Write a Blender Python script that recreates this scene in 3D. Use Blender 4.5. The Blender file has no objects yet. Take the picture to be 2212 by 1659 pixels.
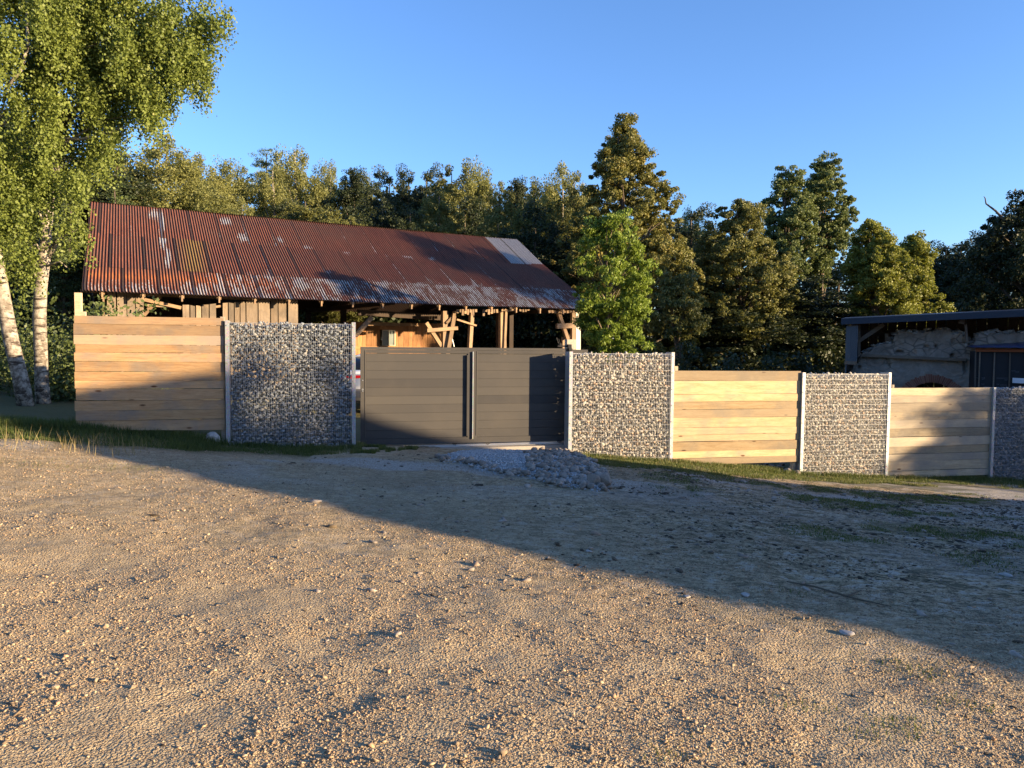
import bpy, bmesh, math, random
import numpy as np
from mathutils import Vector, Matrix, Quaternion
random.seed(7); rng = np.random.default_rng(7)
S = bpy.context.scene
C = S.collection
R = math.radians

# ---------------------------------------------------------------- camera
F = 1660.0; CX, CY = 1106.0, 829.5          # focal length and centre, in units of a 2212 px wide picture
PITCH = R(3.0); ROLL = R(0.54); EYE = Vector((0, 0, 1.6))
fw = Vector((0, math.cos(PITCH), -math.sin(PITCH)))
r0 = Vector((1, 0, 0)); u0 = Vector((0, math.sin(PITCH), math.cos(PITCH)))
rt = r0*math.cos(ROLL) + u0*math.sin(ROLL)
up = u0*math.cos(ROLL) - r0*math.sin(ROLL)
cam = bpy.data.objects.new('camera', bpy.data.cameras.new('camera')); C.objects.link(cam)
M3 = Matrix((rt, up, -fw)).transposed()
cam.matrix_world = Matrix.Translation(EYE) @ M3.to_4x4()
cam.data.sensor_width = 36; cam.data.lens = F/2212*36
cam.data.clip_start = .05; cam.data.clip_end = 2000
S.camera = cam

# ---------------------------------------------------------------- light
ELEV = R(8.5)
TR = Vector((-.936, .351, 0)).normalized()            # horizontal travel of the sunlight
w = bpy.data.worlds.new('World'); S.world = w; w.use_nodes = True
nt = w.node_tree; nt.nodes.clear()
sky = nt.nodes.new('ShaderNodeTexSky'); sky.sky_type = 'NISHITA'; sky.sun_disc = False
sky.sun_elevation = ELEV; sky.sun_rotation = math.atan2(-TR.x, -TR.y)
sky.altitude = 300; sky.air_density = 1.0; sky.dust_density = .45; sky.ozone_density = 4.5
bg = nt.nodes.new('ShaderNodeBackground'); bg.inputs['Strength'].default_value = .135
wo = nt.nodes.new('ShaderNodeOutputWorld')
tint = nt.nodes.new('ShaderNodeMix'); tint.data_type = 'RGBA'; tint.blend_type = 'MULTIPLY'; tint.inputs[0].default_value = 1; tint.inputs[7].default_value = (1.10, .945, .99, 1)   # camera white balance
nt.links.new(sky.outputs[0], tint.inputs[6]); nt.links.new(tint.outputs[2], bg.inputs[0]); nt.links.new(bg.outputs[0], wo.inputs[0])
sl = bpy.data.lights.new('sun', 'SUN'); sl.energy = 5.0; sl.angle = R(.5); sl.color = (1.0, .75, .46)
so = bpy.data.objects.new('sun', sl); C.objects.link(so)
tv = Vector((TR.x*math.cos(ELEV), TR.y*math.cos(ELEV), -math.sin(ELEV)))
so.rotation_mode = 'QUATERNION'; so.rotation_quaternion = tv.to_track_quat('-Z', 'Y'); so.location = (30, -10, 20)
S.view_settings.view_transform = 'Standard'; S.view_settings.look = 'None'
S.view_settings.exposure = 1.65; S.view_settings.gamma = 1
S.cycles.max_bounces = 8; S.cycles.transparent_max_bounces = 8

# ---------------------------------------------------------------- measuring helpers
def ray(px, py): return (fw + rt*((px-CX)/F) - up*((py-CY)/F))
def at(px, py, Y):
    d = ray(px, py); return EYE + d*(Y/d.y)
class Frame:
    def __init__(s, o, ang):
        s.o = Vector(o); s.a = ang; s.x = Vector((math.cos(ang), math.sin(ang), 0)); s.y = Vector((-math.sin(ang), math.cos(ang), 0))
    def hit(s, px, py, off=0.0):
        d = ray(px, py); t = ((s.o-EYE).dot(s.y)+off)/d.dot(s.y); p = EYE + d*t - s.o
        return p.dot(s.x), p.z
    def w(s, x, y, z): return s.o + s.x*x + s.y*y + Vector((0, 0, z))
FE = Frame((0, 13.4, 0), math.atan(.253))
BA = Frame(at(180, 620, 19), math.atan2(.503, .864)); BA.o.z = 0
BU = Frame((at(1861, 765, 24).x, 24, 0), R(-25))
def c3(x, y): return 137.2+.2976*x, 411.5+.2976*y
def c4(x, y): return 713.2+.2976*x, 466.3+.2976*y
def c5(x, y): return 713.2+.2976*x, 685.75+.2976*y
def cb(x, y): return 1755.5+.2063*x, 658.3+.2063*y

# ground height
GX = np.array([-200, -30, -14, -6.47, -4.56, -2.65, 1.1, 2.99, 5.6, 7.5, 10, 14, 30, 200.])
GZ = np.array([1.2, 1.0, .7, .21, -.04, -.16, -.37, -.58, -.9, -1.02, -1.16, -1.4, -1.8, -2.])
def hsh(i, j, s=0):
    n = (i*374761393 + j*668265263 + s*974711) & 0x7fffffff
    n = ((n ^ (n >> 13))*1274126177) & 0x7fffffff
    return ((n ^ (n >> 16)) & 0xffff)/65535.
def vnoise(x, y, s=0):
    x = np.asarray(x, float); y = np.asarray(y, float)
    i = np.floor(x).astype(np.int64); j = np.floor(y).astype(np.int64); u = x-i; v = y-j
    u = u*u*(3-2*u); v = v*v*(3-2*v)
    return (hsh(i, j, s)*(1-u)+hsh(i+1, j, s)*u)*(1-v)+(hsh(i, j+1, s)*(1-u)+hsh(i+1, j+1, s)*u)*v
def fbm(x, y, o=4, s=0):
    a = 0; k = 1.; t = 0
    for n in range(o): a = a+k*vnoise(np.asarray(x)*2**n, np.asarray(y)*2**n, s+n*17); t += k; k *= .5
    return a/t
def sm(a, b, x):
    t = np.clip((x-a)/(b-a), 0, 1); return t*t*(3-2*t)
_P = [(300,110),(330,170),(600,190),(740,240),(1000,290),(1180,320),(1400,370),(1700,430),(1950,460),(2090,455),(2110,370),(2060,280),(1980,220),(1890,140),(1700,80),(1400,55),(900,45),(560,55)]
def _flat(px, py):
    Y = 8.
    while Y < 16:
        p = at(px, py, Y)
        zf = float(np.interp(p.x, GX, GZ)); t = min(1, Y/(13.4+.253*p.x)); t = t*t*(1.6-.6*t)
        if p.z <= -.04*p.x*(1-t)+zf*t+.03: break
        Y += .02
    return p.x, Y
HEAP = np.array([_flat(877.8+.2108*x, 960+.2108*y) for x, y in _P])
def mound(X, Y):
    X = np.asarray(X, float); Y = np.asarray(Y, float); ins = np.zeros(np.broadcast(X, Y).shape, bool); dm = np.full(ins.shape, 9.); n = len(HEAP)
    for i in range(n):
        x1, y1 = HEAP[i]; x2, y2 = HEAP[(i+1) % n]
        c = ((y1 > Y) != (y2 > Y)) & (X < (x2-x1)*(Y-y1)/(y2-y1+1e-12)+x1); ins = ins ^ c
        dx, dy = x2-x1, y2-y1; t = np.clip(((X-x1)*dx+(Y-y1)*dy)/(dx*dx+dy*dy), 0, 1); dm = np.minimum(dm, np.hypot(X-x1-t*dx, Y-y1-t*dy))
    return np.where(ins, .035*(1-np.exp(-dm/.15))+.03*np.clip(dm, 0, 1), 0)
def G(X, Y):
    X = np.asarray(X, float); Y = np.asarray(Y, float)
    zf = np.interp(X, GX, GZ); zn = -.04*np.clip(X, -30, 30)
    t = np.clip(Y/(13.4+.253*np.clip(X, -12, 14)), 0, 1)
    t = t*t*(1.6-.6*t)
    z = zn*(1-t)+zf*t
    z = z + (fbm(X*.5, Y*.5, 3, 5)-.5)*.10*sm(1, 5, Y) + (fbm(X*2.2, Y*2.2, 3, 9)-.5)*.035 + (fbm(X*9, Y*9, 2, 3)-.5)*.012
    return z + mound(X, Y)
def g(x, y): return float(G(x, y))

# ---------------------------------------------------------------- materials
def mat(name, build):
    m = bpy.data.materials.new(name); m.use_nodes = True; n = m.node_tree; n.nodes.clear()
    out = n.nodes.new('ShaderNodeOutputMaterial')
    H = NT(n); sh = build(H); n.links.new(sh, out.inputs['Surface']); return m
class NT:
    def __init__(s, n): s.n = n
    def new(s, t, **k):
        x = s.n.nodes.new(t)
        for a, b in k.items(): setattr(x, a, b)
        return x
    def lk(s, v, i):
        if hasattr(v, 'links') or isinstance(v, bpy.types.NodeSocket): s.n.links.new(v, i)
        else:
            if isinstance(v, tuple) and len(v) == 3 and i.type == 'RGBA': v = (*v, 1)
            i.default_value = v
    def coord(s, sc=(1, 1, 1), tone=None, kind='Object'):
        tc = s.new('ShaderNodeTexCoord'); o = tc.outputs[kind]
        m = s.new('ShaderNodeVectorMath', operation='MULTIPLY'); s.lk(o, m.inputs[0]); m.inputs[1].default_value = sc; o = m.outputs[0]
        if tone is not None:
            a = s.new('ShaderNodeVectorMath', operation='MULTIPLY'); s.lk(tone, a.inputs[0]); a.inputs[1].default_value = (31, 57, 43)
            b = s.new('ShaderNodeVectorMath', operation='ADD'); s.lk(o, b.inputs[0]); s.lk(a.outputs[0], b.inputs[1]); o = b.outputs[0]
        return o
    def noise(s, v, sc, det=4, ro=.6, dist=0):
        x = s.new('ShaderNodeTexNoise'); s.lk(v, x.inputs['Vector']); x.inputs['Scale'].default_value = sc
        x.inputs['Detail'].default_value = det; x.inputs['Roughness'].default_value = ro; x.inputs['Distortion'].default_value = dist
        return x.outputs[0]
    def vor(s, v, sc, feat='F1', out=0):
        x = s.new('ShaderNodeTexVoronoi', feature=feat); s.lk(v, x.inputs['Vector']); x.inputs['Scale'].default_value = sc; return x.outputs[out]
    def attr(s, a): return s.new('ShaderNodeAttribute', attribute_name=a).outputs['Fac']
    def ramp(s, f, pts):
        x = s.new('ShaderNodeValToRGB'); s.lk(f, x.inputs[0]); e = x.color_ramp.elements
        while len(e) < len(pts): e.new(.5)
        for i, (p, c) in enumerate(pts):
            e[i].position = p; e[i].color = (*c, 1) if isinstance(c, tuple) else (c, c, c, 1)
        return x.outputs[0]
    def mix(s, f, a, b, bt='MIX'):
        x = s.new('ShaderNodeMix', data_type='RGBA', blend_type=bt); s.lk(f, x.inputs[0]); s.lk(a, x.inputs[6]); s.lk(b, x.inputs[7]); return x.outputs[2]
    def math(s, op, a, b=0.0):
        x = s.new('ShaderNodeMath', operation=op); s.lk(a, x.inputs[0]); s.lk(b, x.inputs[1]); return x.outputs[0]
    def bump(s, h, st=.5, d=.01, nrm=None):
        x = s.new('ShaderNodeBump'); x.inputs['Strength'].default_value = st; x.inputs['Distance'].default_value = d; s.lk(h, x.inputs['Height'])
        if nrm: s.lk(nrm, x.inputs['Normal'])
        return x.outputs[0]
    def pbr(s, col, rough=.8, metal=0.0, spec=.3, nrm=None, coat=0):
        x = s.new('ShaderNodeBsdfPrincipled'); s.lk(col, x.inputs['Base Color']); s.lk(rough, x.inputs['Roughness']); s.lk(metal, x.inputs['Metallic'])
        x.inputs['Specular IOR Level'].default_value = spec
        if coat: x.inputs['Coat Weight'].default_value = coat
        if nrm: s.lk(nrm, x.inputs['Normal'])
        return x.outputs[0]

def wood(name, A, B, W, wamt=.5, vert=False, knot=(.10, .045, .018)):
    def b(H):
        t = H.attr('tone'); sc = (9, 9, .9) if vert else (.9, 9, 9)
        v = H.coord(sc, t); g1 = H.noise(v, 2.2, 6, .65, .6); g2 = H.noise(v, 9, 4, .7)
        col = H.mix(H.ramp(g1, [(.3, 0.), (.7, 1.)]), A, B)
        vp = H.coord((1, 1, 1), t); st = H.noise(vp, 1.7, 5, .6, .4)
        col = H.mix(H.math('MULTIPLY', H.ramp(st, [(.46, 0.), (.66, 1.)]), wamt), col, W)
        col = H.mix(H.math('MULTIPLY', H.ramp(g2, [(.35, 1.), (.5, 0.)]), .35), col, tuple(x*.55 for x in A))
        kv = H.coord((1.6, 5, 5) if not vert else (5, 5, 1.6), t)
        k = H.vor(kv, 1.1); col = H.mix(H.ramp(k, [(.05, 1.), (.11, 0.)]), col, knot)
        gm = H.math('FRACT', H.math('MULTIPLY', t, 7.3)); col = H.mix(H.math('MULTIPLY', H.ramp(gm, [(.5, 0.), (.8, 1.)]), .45), col, W)
        tn = H.ramp(t, [(0, .62), (.5, .95), (1, 1.22)])
        col = H.mix(1.0, col, tn, 'MULTIPLY')
        return H.pbr(col, .78, 0.0, .25, H.bump(H.math('ADD', g1, g2), .35, .006))
    return mat(name, b)
M = {}
M['oak'] = wood('oak_board', (.40, .27, .135), (.55, .42, .24), (.30, .25, .18), .75)
M['oak_orange'] = wood('oak_board_orange', (.37, .215, .105), (.50, .335, .175), (.25, .21, .17), .8)
M['oak_grey'] = wood('oak_board_grey', (.35, .27, .17), (.50, .41, .27), (.25, .225, .19), .85)
M['old'] = wood('old_grey_board', (.21, .15, .095), (.36, .28, .20), (.14, .115, .09), .8, True)
M['beam'] = wood('old_beam', (.25, .155, .085), (.38, .25, .145), (.17, .13, .095), .6)
M['beamv'] = wood('old_post', (.25, .16, .09), (.38, .26, .155), (.17, .13, .095), .6, True)
M['larch'] = wood('orange_brown_board', (.32, .14, .055), (.48, .26, .11), (.20, .10, .05), .6, True)
M['shadebeam'] = wood('shaded_beam', (.14, .11, .08), (.22, .175, .13), (.12, .10, .085), .5)  # darker copy of the beam wood, the ruin's shade put into its colour
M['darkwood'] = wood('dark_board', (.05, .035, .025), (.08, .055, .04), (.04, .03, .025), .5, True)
M['pale'] = wood('pale_post_wood', (.66, .57, .42), (.76, .68, .54), (.50, .46, .40), .4, True)

def b_galv(H):
    v = H.coord(); n = H.vor(v, 60, 'F1', 1); n2 = H.noise(v, 5)
    col = H.mix(.35, H.mix(n2, (.27, .29, .31), (.42, .44, .45)), n, 'SOFT_LIGHT')
    return H.pbr(col, .5, .35, .5)
M['galv'] = mat('galvanised_steel', b_galv)
M['wire'] = mat('mesh_wire', lambda H: H.pbr((.36, .37, .38), .5, .4, .5))
def b_stone(lo, hi, wm, rough=.85):
    def f(H):
        t = H.attr('tone'); v = H.coord(); n = H.noise(v, 30, 5, .7)
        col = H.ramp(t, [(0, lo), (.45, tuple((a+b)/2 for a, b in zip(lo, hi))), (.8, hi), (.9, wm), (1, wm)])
        col = H.mix(H.ramp(n, [(.3, 0.), (.75, .8)]), col, tuple(x*.62 for x in lo))
        return H.pbr(col, rough, 0.0, .3, H.bump(n, .5, .006))
    return f
M['stone_shaded'] = mat('shaded_grey_stone', b_stone((.15, .175, .20), (.38, .41, .43), (.55, .50, .40)))  # for the shaded gabions: shade painted in as a darker, bluer stone
M['stone_sunlit'] = mat('sunlit_mixed_stone', b_stone((.34, .32, .28), (.64, .60, .50), (.62, .42, .27)))  # for the sunlit gabions: sunlight painted in as a lighter, warmer stone
M['rubble'] = mat('grey_rubble', b_stone((.34, .35, .35), (.62, .62, .60), (.50, .42, .33)))
M['rubble_brown'] = mat('brown_rubble', b_stone((.22, .18, .14), (.46, .40, .33), (.34, .24, .16)))
M['clod'] = mat('dark_earth_clod', b_stone((.05, .038, .026), (.13, .10, .065), (.20, .15, .09)))
M['boulder'] = mat('pale_boulder', b_stone((.36, .33, .29), (.52, .49, .44), (.5, .47, .42)))
M['pebble'] = mat('sandy_pebble', b_stone((.22, .16, .10), (.62, .485, .31), (.62, .39, .22)))

def b_gate(H):
    t = H.attr('tone'); v = H.coord((1, 1, 1)); n = H.noise(v, 350, 2, .5)
    col = H.mix(t, (.056, .054, .053), (.092, .086, .077))
    col = H.mix(H.ramp(H.noise(v, 1.3, 5), [(.45, 0.), (.8, .35)]), col, (.12, .105, .085))
    return H.pbr(col, .6, .0, .10, H.bump(n, .15, .001))
M['gate'] = mat('anthracite_powder_coat', b_gate)
M['black'] = mat('black_plastic', lambda H: H.pbr((.012, .012, .013), .5))
M['steel'] = mat('bright_steel', lambda H: H.pbr((.62, .62, .63), .28, .9, .5))
M['concrete'] = mat('concrete', lambda H: H.pbr(H.mix(H.noise(H.coord(), 9, 6), (.30, .27, .23), (.42, .38, .32)), .9, 0.0, .2, H.bump(H.noise(H.coord(), 60, 4), .4, .005)))

def b_roof(H):
    wr = H.attr('wear'); ms = H.attr('moss'); og = H.attr('fresh'); t = H.attr('tone')
    v = H.coord((13, .7, .7), t); st = H.noise(v, 2.0, 6, .7, .3); v2 = H.coord(); f = H.noise(H.coord((2.2, .6, .6)), 14, 5, .75)
    rust = H.mix(H.ramp(st, [(.3, 0.), (.7, 1.)]), (.100, .034, .022), (.255, .088, .050))
    rust = H.mix(H.ramp(H.noise(v2, .9, 4), [(.42, 0.), (.66, .7)]), rust, (.15, .072, .048))
    rust = H.mix(H.math('MULTIPLY', H.ramp(f, [(.56, 0.), (.72, 1.)]), .5), rust, (.30, .13, .07))
    rust = H.mix(H.math('MULTIPLY', og, H.ramp(st, [(.35, 0.), (.6, 1.)])), rust, (.46, .14, .035))
    rust = H.mix(H.ramp(f, [(.27, .8), (.36, 0.)]), rust, (.045, .025, .02))
    k = H.math('ADD', wr, H.math('MULTIPLY', H.math('SUBTRACT', H.math('ADD', H.math('MULTIPLY', f, .6), H.math('MULTIPLY', st, .5)), .55), 2.2))
    galv = H.mix(f, (.30, .28, .27), (.58, .56, .52))
    kk = H.ramp(k, [(.52, 0.), (.62, 1.)])
    col = H.mix(kk, rust, galv)
    col = H.mix(H.math('MULTIPLY', ms, H.ramp(f, [(.25, 0.), (.6, 1.)])), col, (.26, .20, .04))
    col = H.mix(H.ramp(H.attr('groove'), [(.2, .92), (.62, 0.)]), col, (.022, .014, .012))  # corrugation shade painted dark into the valleys, plus dark sheet seams
    return H.pbr(col, H.ramp(kk, [(0, .85), (1, .5)]), H.math('MULTIPLY', kk, .25), .35, H.bump(f, .25, .003))
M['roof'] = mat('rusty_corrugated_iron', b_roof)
def b_bark(H):
    v = H.coord((1, 1, 1)); n = H.noise(H.coord((2, 2, 9)), 2.2, 5, .65, .5); n2 = H.noise(v, 9, 6, .7)
    z = H.new('ShaderNodeSeparateXYZ'); H.lk(H.coord(), z.inputs[0])
    lowd = H.ramp(H.math('MULTIPLY', z.outputs[2], .25), [(0, 1.), (.55, 0.)])
    col = H.mix(H.ramp(n2, [(.35, 0.), (.65, 1.)]), (.16, .135, .105), (.42, .38, .31))
    col = H.mix(H.ramp(n, [(.53, 0.), (.60, 1.)]), col, (.045, .035, .028))
    col = H.mix(H.math('MULTIPLY', lowd, H.ramp(n2, [(.42, 1.), (.55, 0.)])), col, (.08, .06, .045))
    return H.pbr(col, .85, 0.0, .2, H.bump(n2, .6, .02))
M['birchbark'] = mat('birch_bark', b_bark)
M['bark'] = mat('brown_bark', lambda H: H.pbr(H.mix(H.noise(H.coord((3, 3, .8)), 3, 5, .7), (.06, .045, .03), (.19, .15, .11)), .9, 0.0, .2, H.bump(H.noise(H.coord((3, 3, .8)), 6, 5), .7, .02)))

def leafmat(name, dk, lt, yl, tr=.35, yt=.88):
    def f(H):
        t = H.attr('tone')
        col = H.ramp(t, [(0, dk), (.55, lt), (yt, lt), (1, yl)])
        p = H.pbr(col, .55, 0.0, .35)
        tl = H.new('ShaderNodeBsdfTranslucent'); H.lk(H.mix(.5, col, (lt[0]*1.3, lt[1]*1.3, lt[2]*.6)), tl.inputs[0])
        ms = H.new('ShaderNodeMixShader'); ms.inputs[0].default_value = tr; H.lk(p, ms.inputs[1]); H.lk(tl.outputs[0], ms.inputs[2])
        return ms.outputs[0]
    return mat(name, f)
M['lf_birch'] = leafmat('birch_leaves', (.06, .09, .018), (.19, .235, .05), (.38, .36, .10), .35)
M['lf_birchfar'] = leafmat('far_birch_leaves', (.085, .095, .03), (.22, .225, .07), (.30, .26, .10), .35)
M['lf_dark'] = leafmat('dark_and_shaded_leaves', (.010, .017, .007), (.032, .045, .014), (.09, .085, .025), .15)  # dark oaks; the near black colour also carries the shade on shaded trees
M['lf_olive'] = leafmat('olive_leaves', (.05, .06, .016), (.15, .155, .042), (.25, .20, .06), .25)
M['lf_orange'] = leafmat('turning_maple_leaves', (.055, .066, .016), (.18, .175, .045), (.34, .235, .055), .25, .7)
M['lf_ash'] = leafmat('ash_leaves', (.07, .11, .018), (.20, .27, .04), (.42, .42, .08), .35)
M['lf_alder'] = leafmat('alder_leaves', (.05, .06, .016), (.19, .19, .055), (.38, .34, .14), .25)
M['lf_poplar'] = leafmat('poplar_leaves', (.05, .07, .025), (.15, .185, .06), (.26, .27, .10), .25)
M['lf_gold'] = leafmat('golden_leaves', (.07, .082, .016), (.22, .235, .045), (.38, .35, .07), .3)
M['lf_spruce'] = leafmat('spruce_needles', (.03, .045, .015), (.09, .12, .035), (.15, .17, .06), .15)
M['grass'] = leafmat('grass_blades', (.035, .06, .014), (.10, .13, .03), (.30, .24, .11), .3, .75)

def b_ground(H):
    v = H.coord(); gr = H.attr('grit'); so_ = H.attr('soil'); gg = H.attr('green')
    n1 = H.noise(v, .7, 6, .6, .3); n2 = H.noise(v, 7, 6, .7); n3 = H.noise(v, .33, 5, .6, .6)
    c1 = H.vor(v, 70, 'F1', 1); d1 = H.vor(v, 70); c2 = H.vor(v, 150, 'F1', 1); d2 = H.vor(v, 150)
    sepa = H.new('ShaderNodeSeparateXYZ'); H.lk(c1, sepa.inputs[0]); sb = H.new('ShaderNodeSeparateXYZ'); H.lk(c2, sb.inputs[0])
    base = H.mix(n1, (.40, .30, .185), (.53, .415, .26))
    base = H.mix(H.ramp(n3, [(.42, .6), (.55, 0.)]), base, (.30, .225, .14)); base = H.mix(H.ramp(n3, [(.56, 0.), (.68, .5)]), base, (.62, .54, .42))
    base = H.mix(H.ramp(n2, [(.38, .7), (.55, 0.)]), base, (.24, .175, .11))
    peb = H.ramp(sepa.outputs[0], [(0, (.16, .11, .07)), (.5, (.46, .345, .215)), (.85, (.62, .485, .31)), (1, (.74, .62, .37))])
    peb2 = H.ramp(sb.outputs[1], [(0, (.30, .21, .12)), (.6, (.50, .40, .225)), (1, (.72, .59, .35))])
    col = H.mix(.45, base, peb); col = H.mix(.35, col, peb2)
    lt_ = H.attr('litter'); vs_ = H.coord((1, 1.6, 1)); nl1 = H.noise(vs_, 5.5, 5, .75); nl2 = H.noise(vs_, 22, 3, .7)
    col = H.mix(H.math('MULTIPLY', lt_, H.ramp(nl1, [(.49, 0.), (.56, .85)])), col, (.105, .095, .05))
    col = H.mix(H.math('MULTIPLY', lt_, H.ramp(nl2, [(.54, 0.), (.60, .9)])), col, (.06, .05, .035))
    col = H.mix(H.math('MULTIPLY', lt_, H.ramp(nl1, [(.40, .7), (.45, 0.)])), col, (.50, .47, .40))
    grey = H.ramp(sepa.outputs[1], [(0, (.26, .25, .23)), (.6, (.42, .40, .36)), (1, (.60, .58, .52))])
    col = H.mix(H.math('MULTIPLY', gr, .85), col, grey)
    col = H.mix(H.math('MULTIPLY', so_, .75), col, (.17, .13, .085))
    col = H.mix(H.math('MULTIPLY', gg, .7), col, (.09, .10, .035))
    h = H.math('ADD', H.math('MULTIPLY', H.math('SUBTRACT', 1.0, d1), .9), H.math('MULTIPLY', H.math('SUBTRACT', 1.0, d2), .4))
    b2 = H.bump(n2, .4, .02)
    return H.pbr(col, .95, 0.0, .15, H.bump(h, 1.0, .016, b2))
M['ground'] = mat('sandy_gravel_ground', b_ground)

def b_render(H):
    v = H.coord(); n = H.noise(v, 1.6, 7, .7, .5); n2 = H.noise(v, 12, 6, .7)
    col = H.mix(H.ramp(n, [(.35, 0.), (.65, 1.)]), (.22, .19, .16), (.40, .36, .31))
    cell = H.vor(H.coord((1, 1, 1.5)), 3.4, 'DISTANCE_TO_EDGE')
    ex = H.ramp(H.noise(v, .8, 5, .65), [(.5, 0.), (.6, 1.)])
    col = H.mix(H.math('MULTIPLY', ex, H.ramp(cell, [(.02, .7), (.10, 0.)])), col, (.10, .085, .07))
    return H.pbr(col, .95, 0.0, .15, H.bump(H.math('ADD', n2, n), .8, .04))
M['render'] = mat('crumbling_lime_render', b_render)
M['brick'] = mat('old_red_brick', lambda H: H.pbr(H.mix(H.attr('tone'), (.24, .10, .07), (.36, .18, .12)), .9, 0.0, .2, H.bump(H.noise(H.coord(), 40), .5, .005)))
M['darkmetal'] = mat('dark_blue_grey_metal', lambda H: H.pbr(H.mix(H.noise(H.coord(), 2, 5), (.022, .033, .05), (.036, .05, .07)), .5, .1, .3))
M['clad'] = mat('grey_cladding', lambda H: H.pbr(H.mix(H.noise(H.coord((6, 6, .6)), 2, 5), (.10, .12, .14), (.16, .18, .20)), .5, .2, .3))
M['bluemetal'] = mat('blue_roof_metal', lambda H: H.pbr(H.mix(H.noise(H.coord(), 2, 4), (.02, .04, .11), (.035, .06, .15)), .4, .2, .4))
M['rustbeam'] = mat('red_stained_timber', lambda H: H.pbr(H.mix(H.noise(H.coord(), 4, 4), (.20, .06, .025), (.36, .12, .05)), .8))
M['membrane'] = mat('black_membrane', lambda H: H.pbr((.018, .02, .024), .6, 0.0, .3, H.bump(H.noise(H.coord(), 3, 4), .3, .02)))
M['print'] = mat('faded_grey_print', lambda H: H.pbr((.075, .08, .09), .7))
M['white'] = mat('white_panel', lambda H: H.pbr(H.mix(H.noise(H.coord(), 3, 4), (.62, .64, .67), (.72, .74, .77)), .5))
M['carwhite'] = mat('white_car_paint', lambda H: H.pbr((.70, .70, .69), .25, 0.0, .5, None, .6))
M['glassdark'] = mat('dark_glass', lambda H: H.pbr((.01, .011, .012), .05, 0.0, .6))
M['winglass'] = mat('dusty_window_glass', lambda H: H.pbr(H.mix(H.noise(H.coord(), 4, 5), (.10, .13, .12), (.22, .26, .24)), .25, 0.0, .5))
M['redlight'] = mat('red_tail_lamp', lambda H: H.pbr((.35, .01, .015), .15, 0.0, .6))
M['greyplastic'] = mat('grey_bumper', lambda H: H.pbr((.10, .10, .10), .55))
M['plate'] = mat('number_plate', lambda H: H.pbr((.55, .62, .72), .4))
M['plateblue'] = mat('blue_plate_band', lambda H: H.pbr((.03, .08, .30), .4))
M['rubber'] = mat('tyre_rubber', lambda H: H.pbr((.02, .02, .02), .8))
M['plaster'] = mat('house_render', lambda H: H.pbr(H.mix(H.noise(H.coord(), 2, 5), (.52, .47, .40), (.62, .57, .49)), .9))
M['tile'] = mat('brown_roof_tile', lambda H: H.pbr(H.mix(H.noise(H.coord((3, 3, 3)), 3, 5), (.16, .09, .06), (.26, .15, .10)), .85))

# ---------------------------------------------------------------- object helpers
def npmesh(name, V, faces, m, attrs=None, smooth=False):
    """V (n,3); faces: list of integer arrays (k, sides)"""
    me = bpy.data.meshes.new(name); V = np.asarray(V, np.float32)
    me.vertices.add(len(V)); me.vertices.foreach_set('co', V.ravel())
    loops = np.concatenate([f.ravel() for f in faces]).astype(np.int32)
    tot = np.concatenate([np.full(len(f), f.shape[1]) for f in faces]).astype(np.int32)
    st = np.concatenate([[0], np.cumsum(tot)[:-1]]).astype(np.int32)
    me.loops.add(len(loops)); me.loops.foreach_set('vertex_index', loops)
    me.polygons.add(len(tot)); me.polygons.foreach_set('loop_start', st); me.polygons.foreach_set('loop_total', tot)
    if smooth: me.polygons.foreach_set('use_smooth', np.ones(len(tot), bool))
    for k, a in (attrs or {}).items():
        at_ = me.attributes.new(k, 'FLOAT', 'POINT'); at_.data.foreach_set('value', np.asarray(a, np.float32))
    me.update(calc_edges=True); me.validate()
    me.materials.append(M[m] if isinstance(m, str) else m)
    return me
def link(name, me, parent=None, loc=(0, 0, 0)):
    o = bpy.data.objects.new(name, me); C.objects.link(o); o.location = loc
    if parent: o.parent = parent
    return o
def tag(o, label=None, cat=None, group=None, kind=None):
    if label: o['label'] = label
    if cat: o['category'] = cat
    if group: o['group'] = group
    if kind: o['kind'] = kind
    return o
def empty(name, loc, rz=0, label=None, cat=None, group=None):
    o = bpy.data.objects.new(name, None); C.objects.link(o); o.location = loc; o.rotation_euler = (0, 0, rz)
    return tag(o, label, cat, group)
def copy_tree(o, parent=None):
    c = o.copy(); C.objects.link(c)
    if parent: c.parent = parent
    for ch in [x for x in KIDS.get(o.name, [])]:
        cc = ch.copy(); C.objects.link(cc); cc.parent = c
    return c
KIDS = {}
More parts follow.
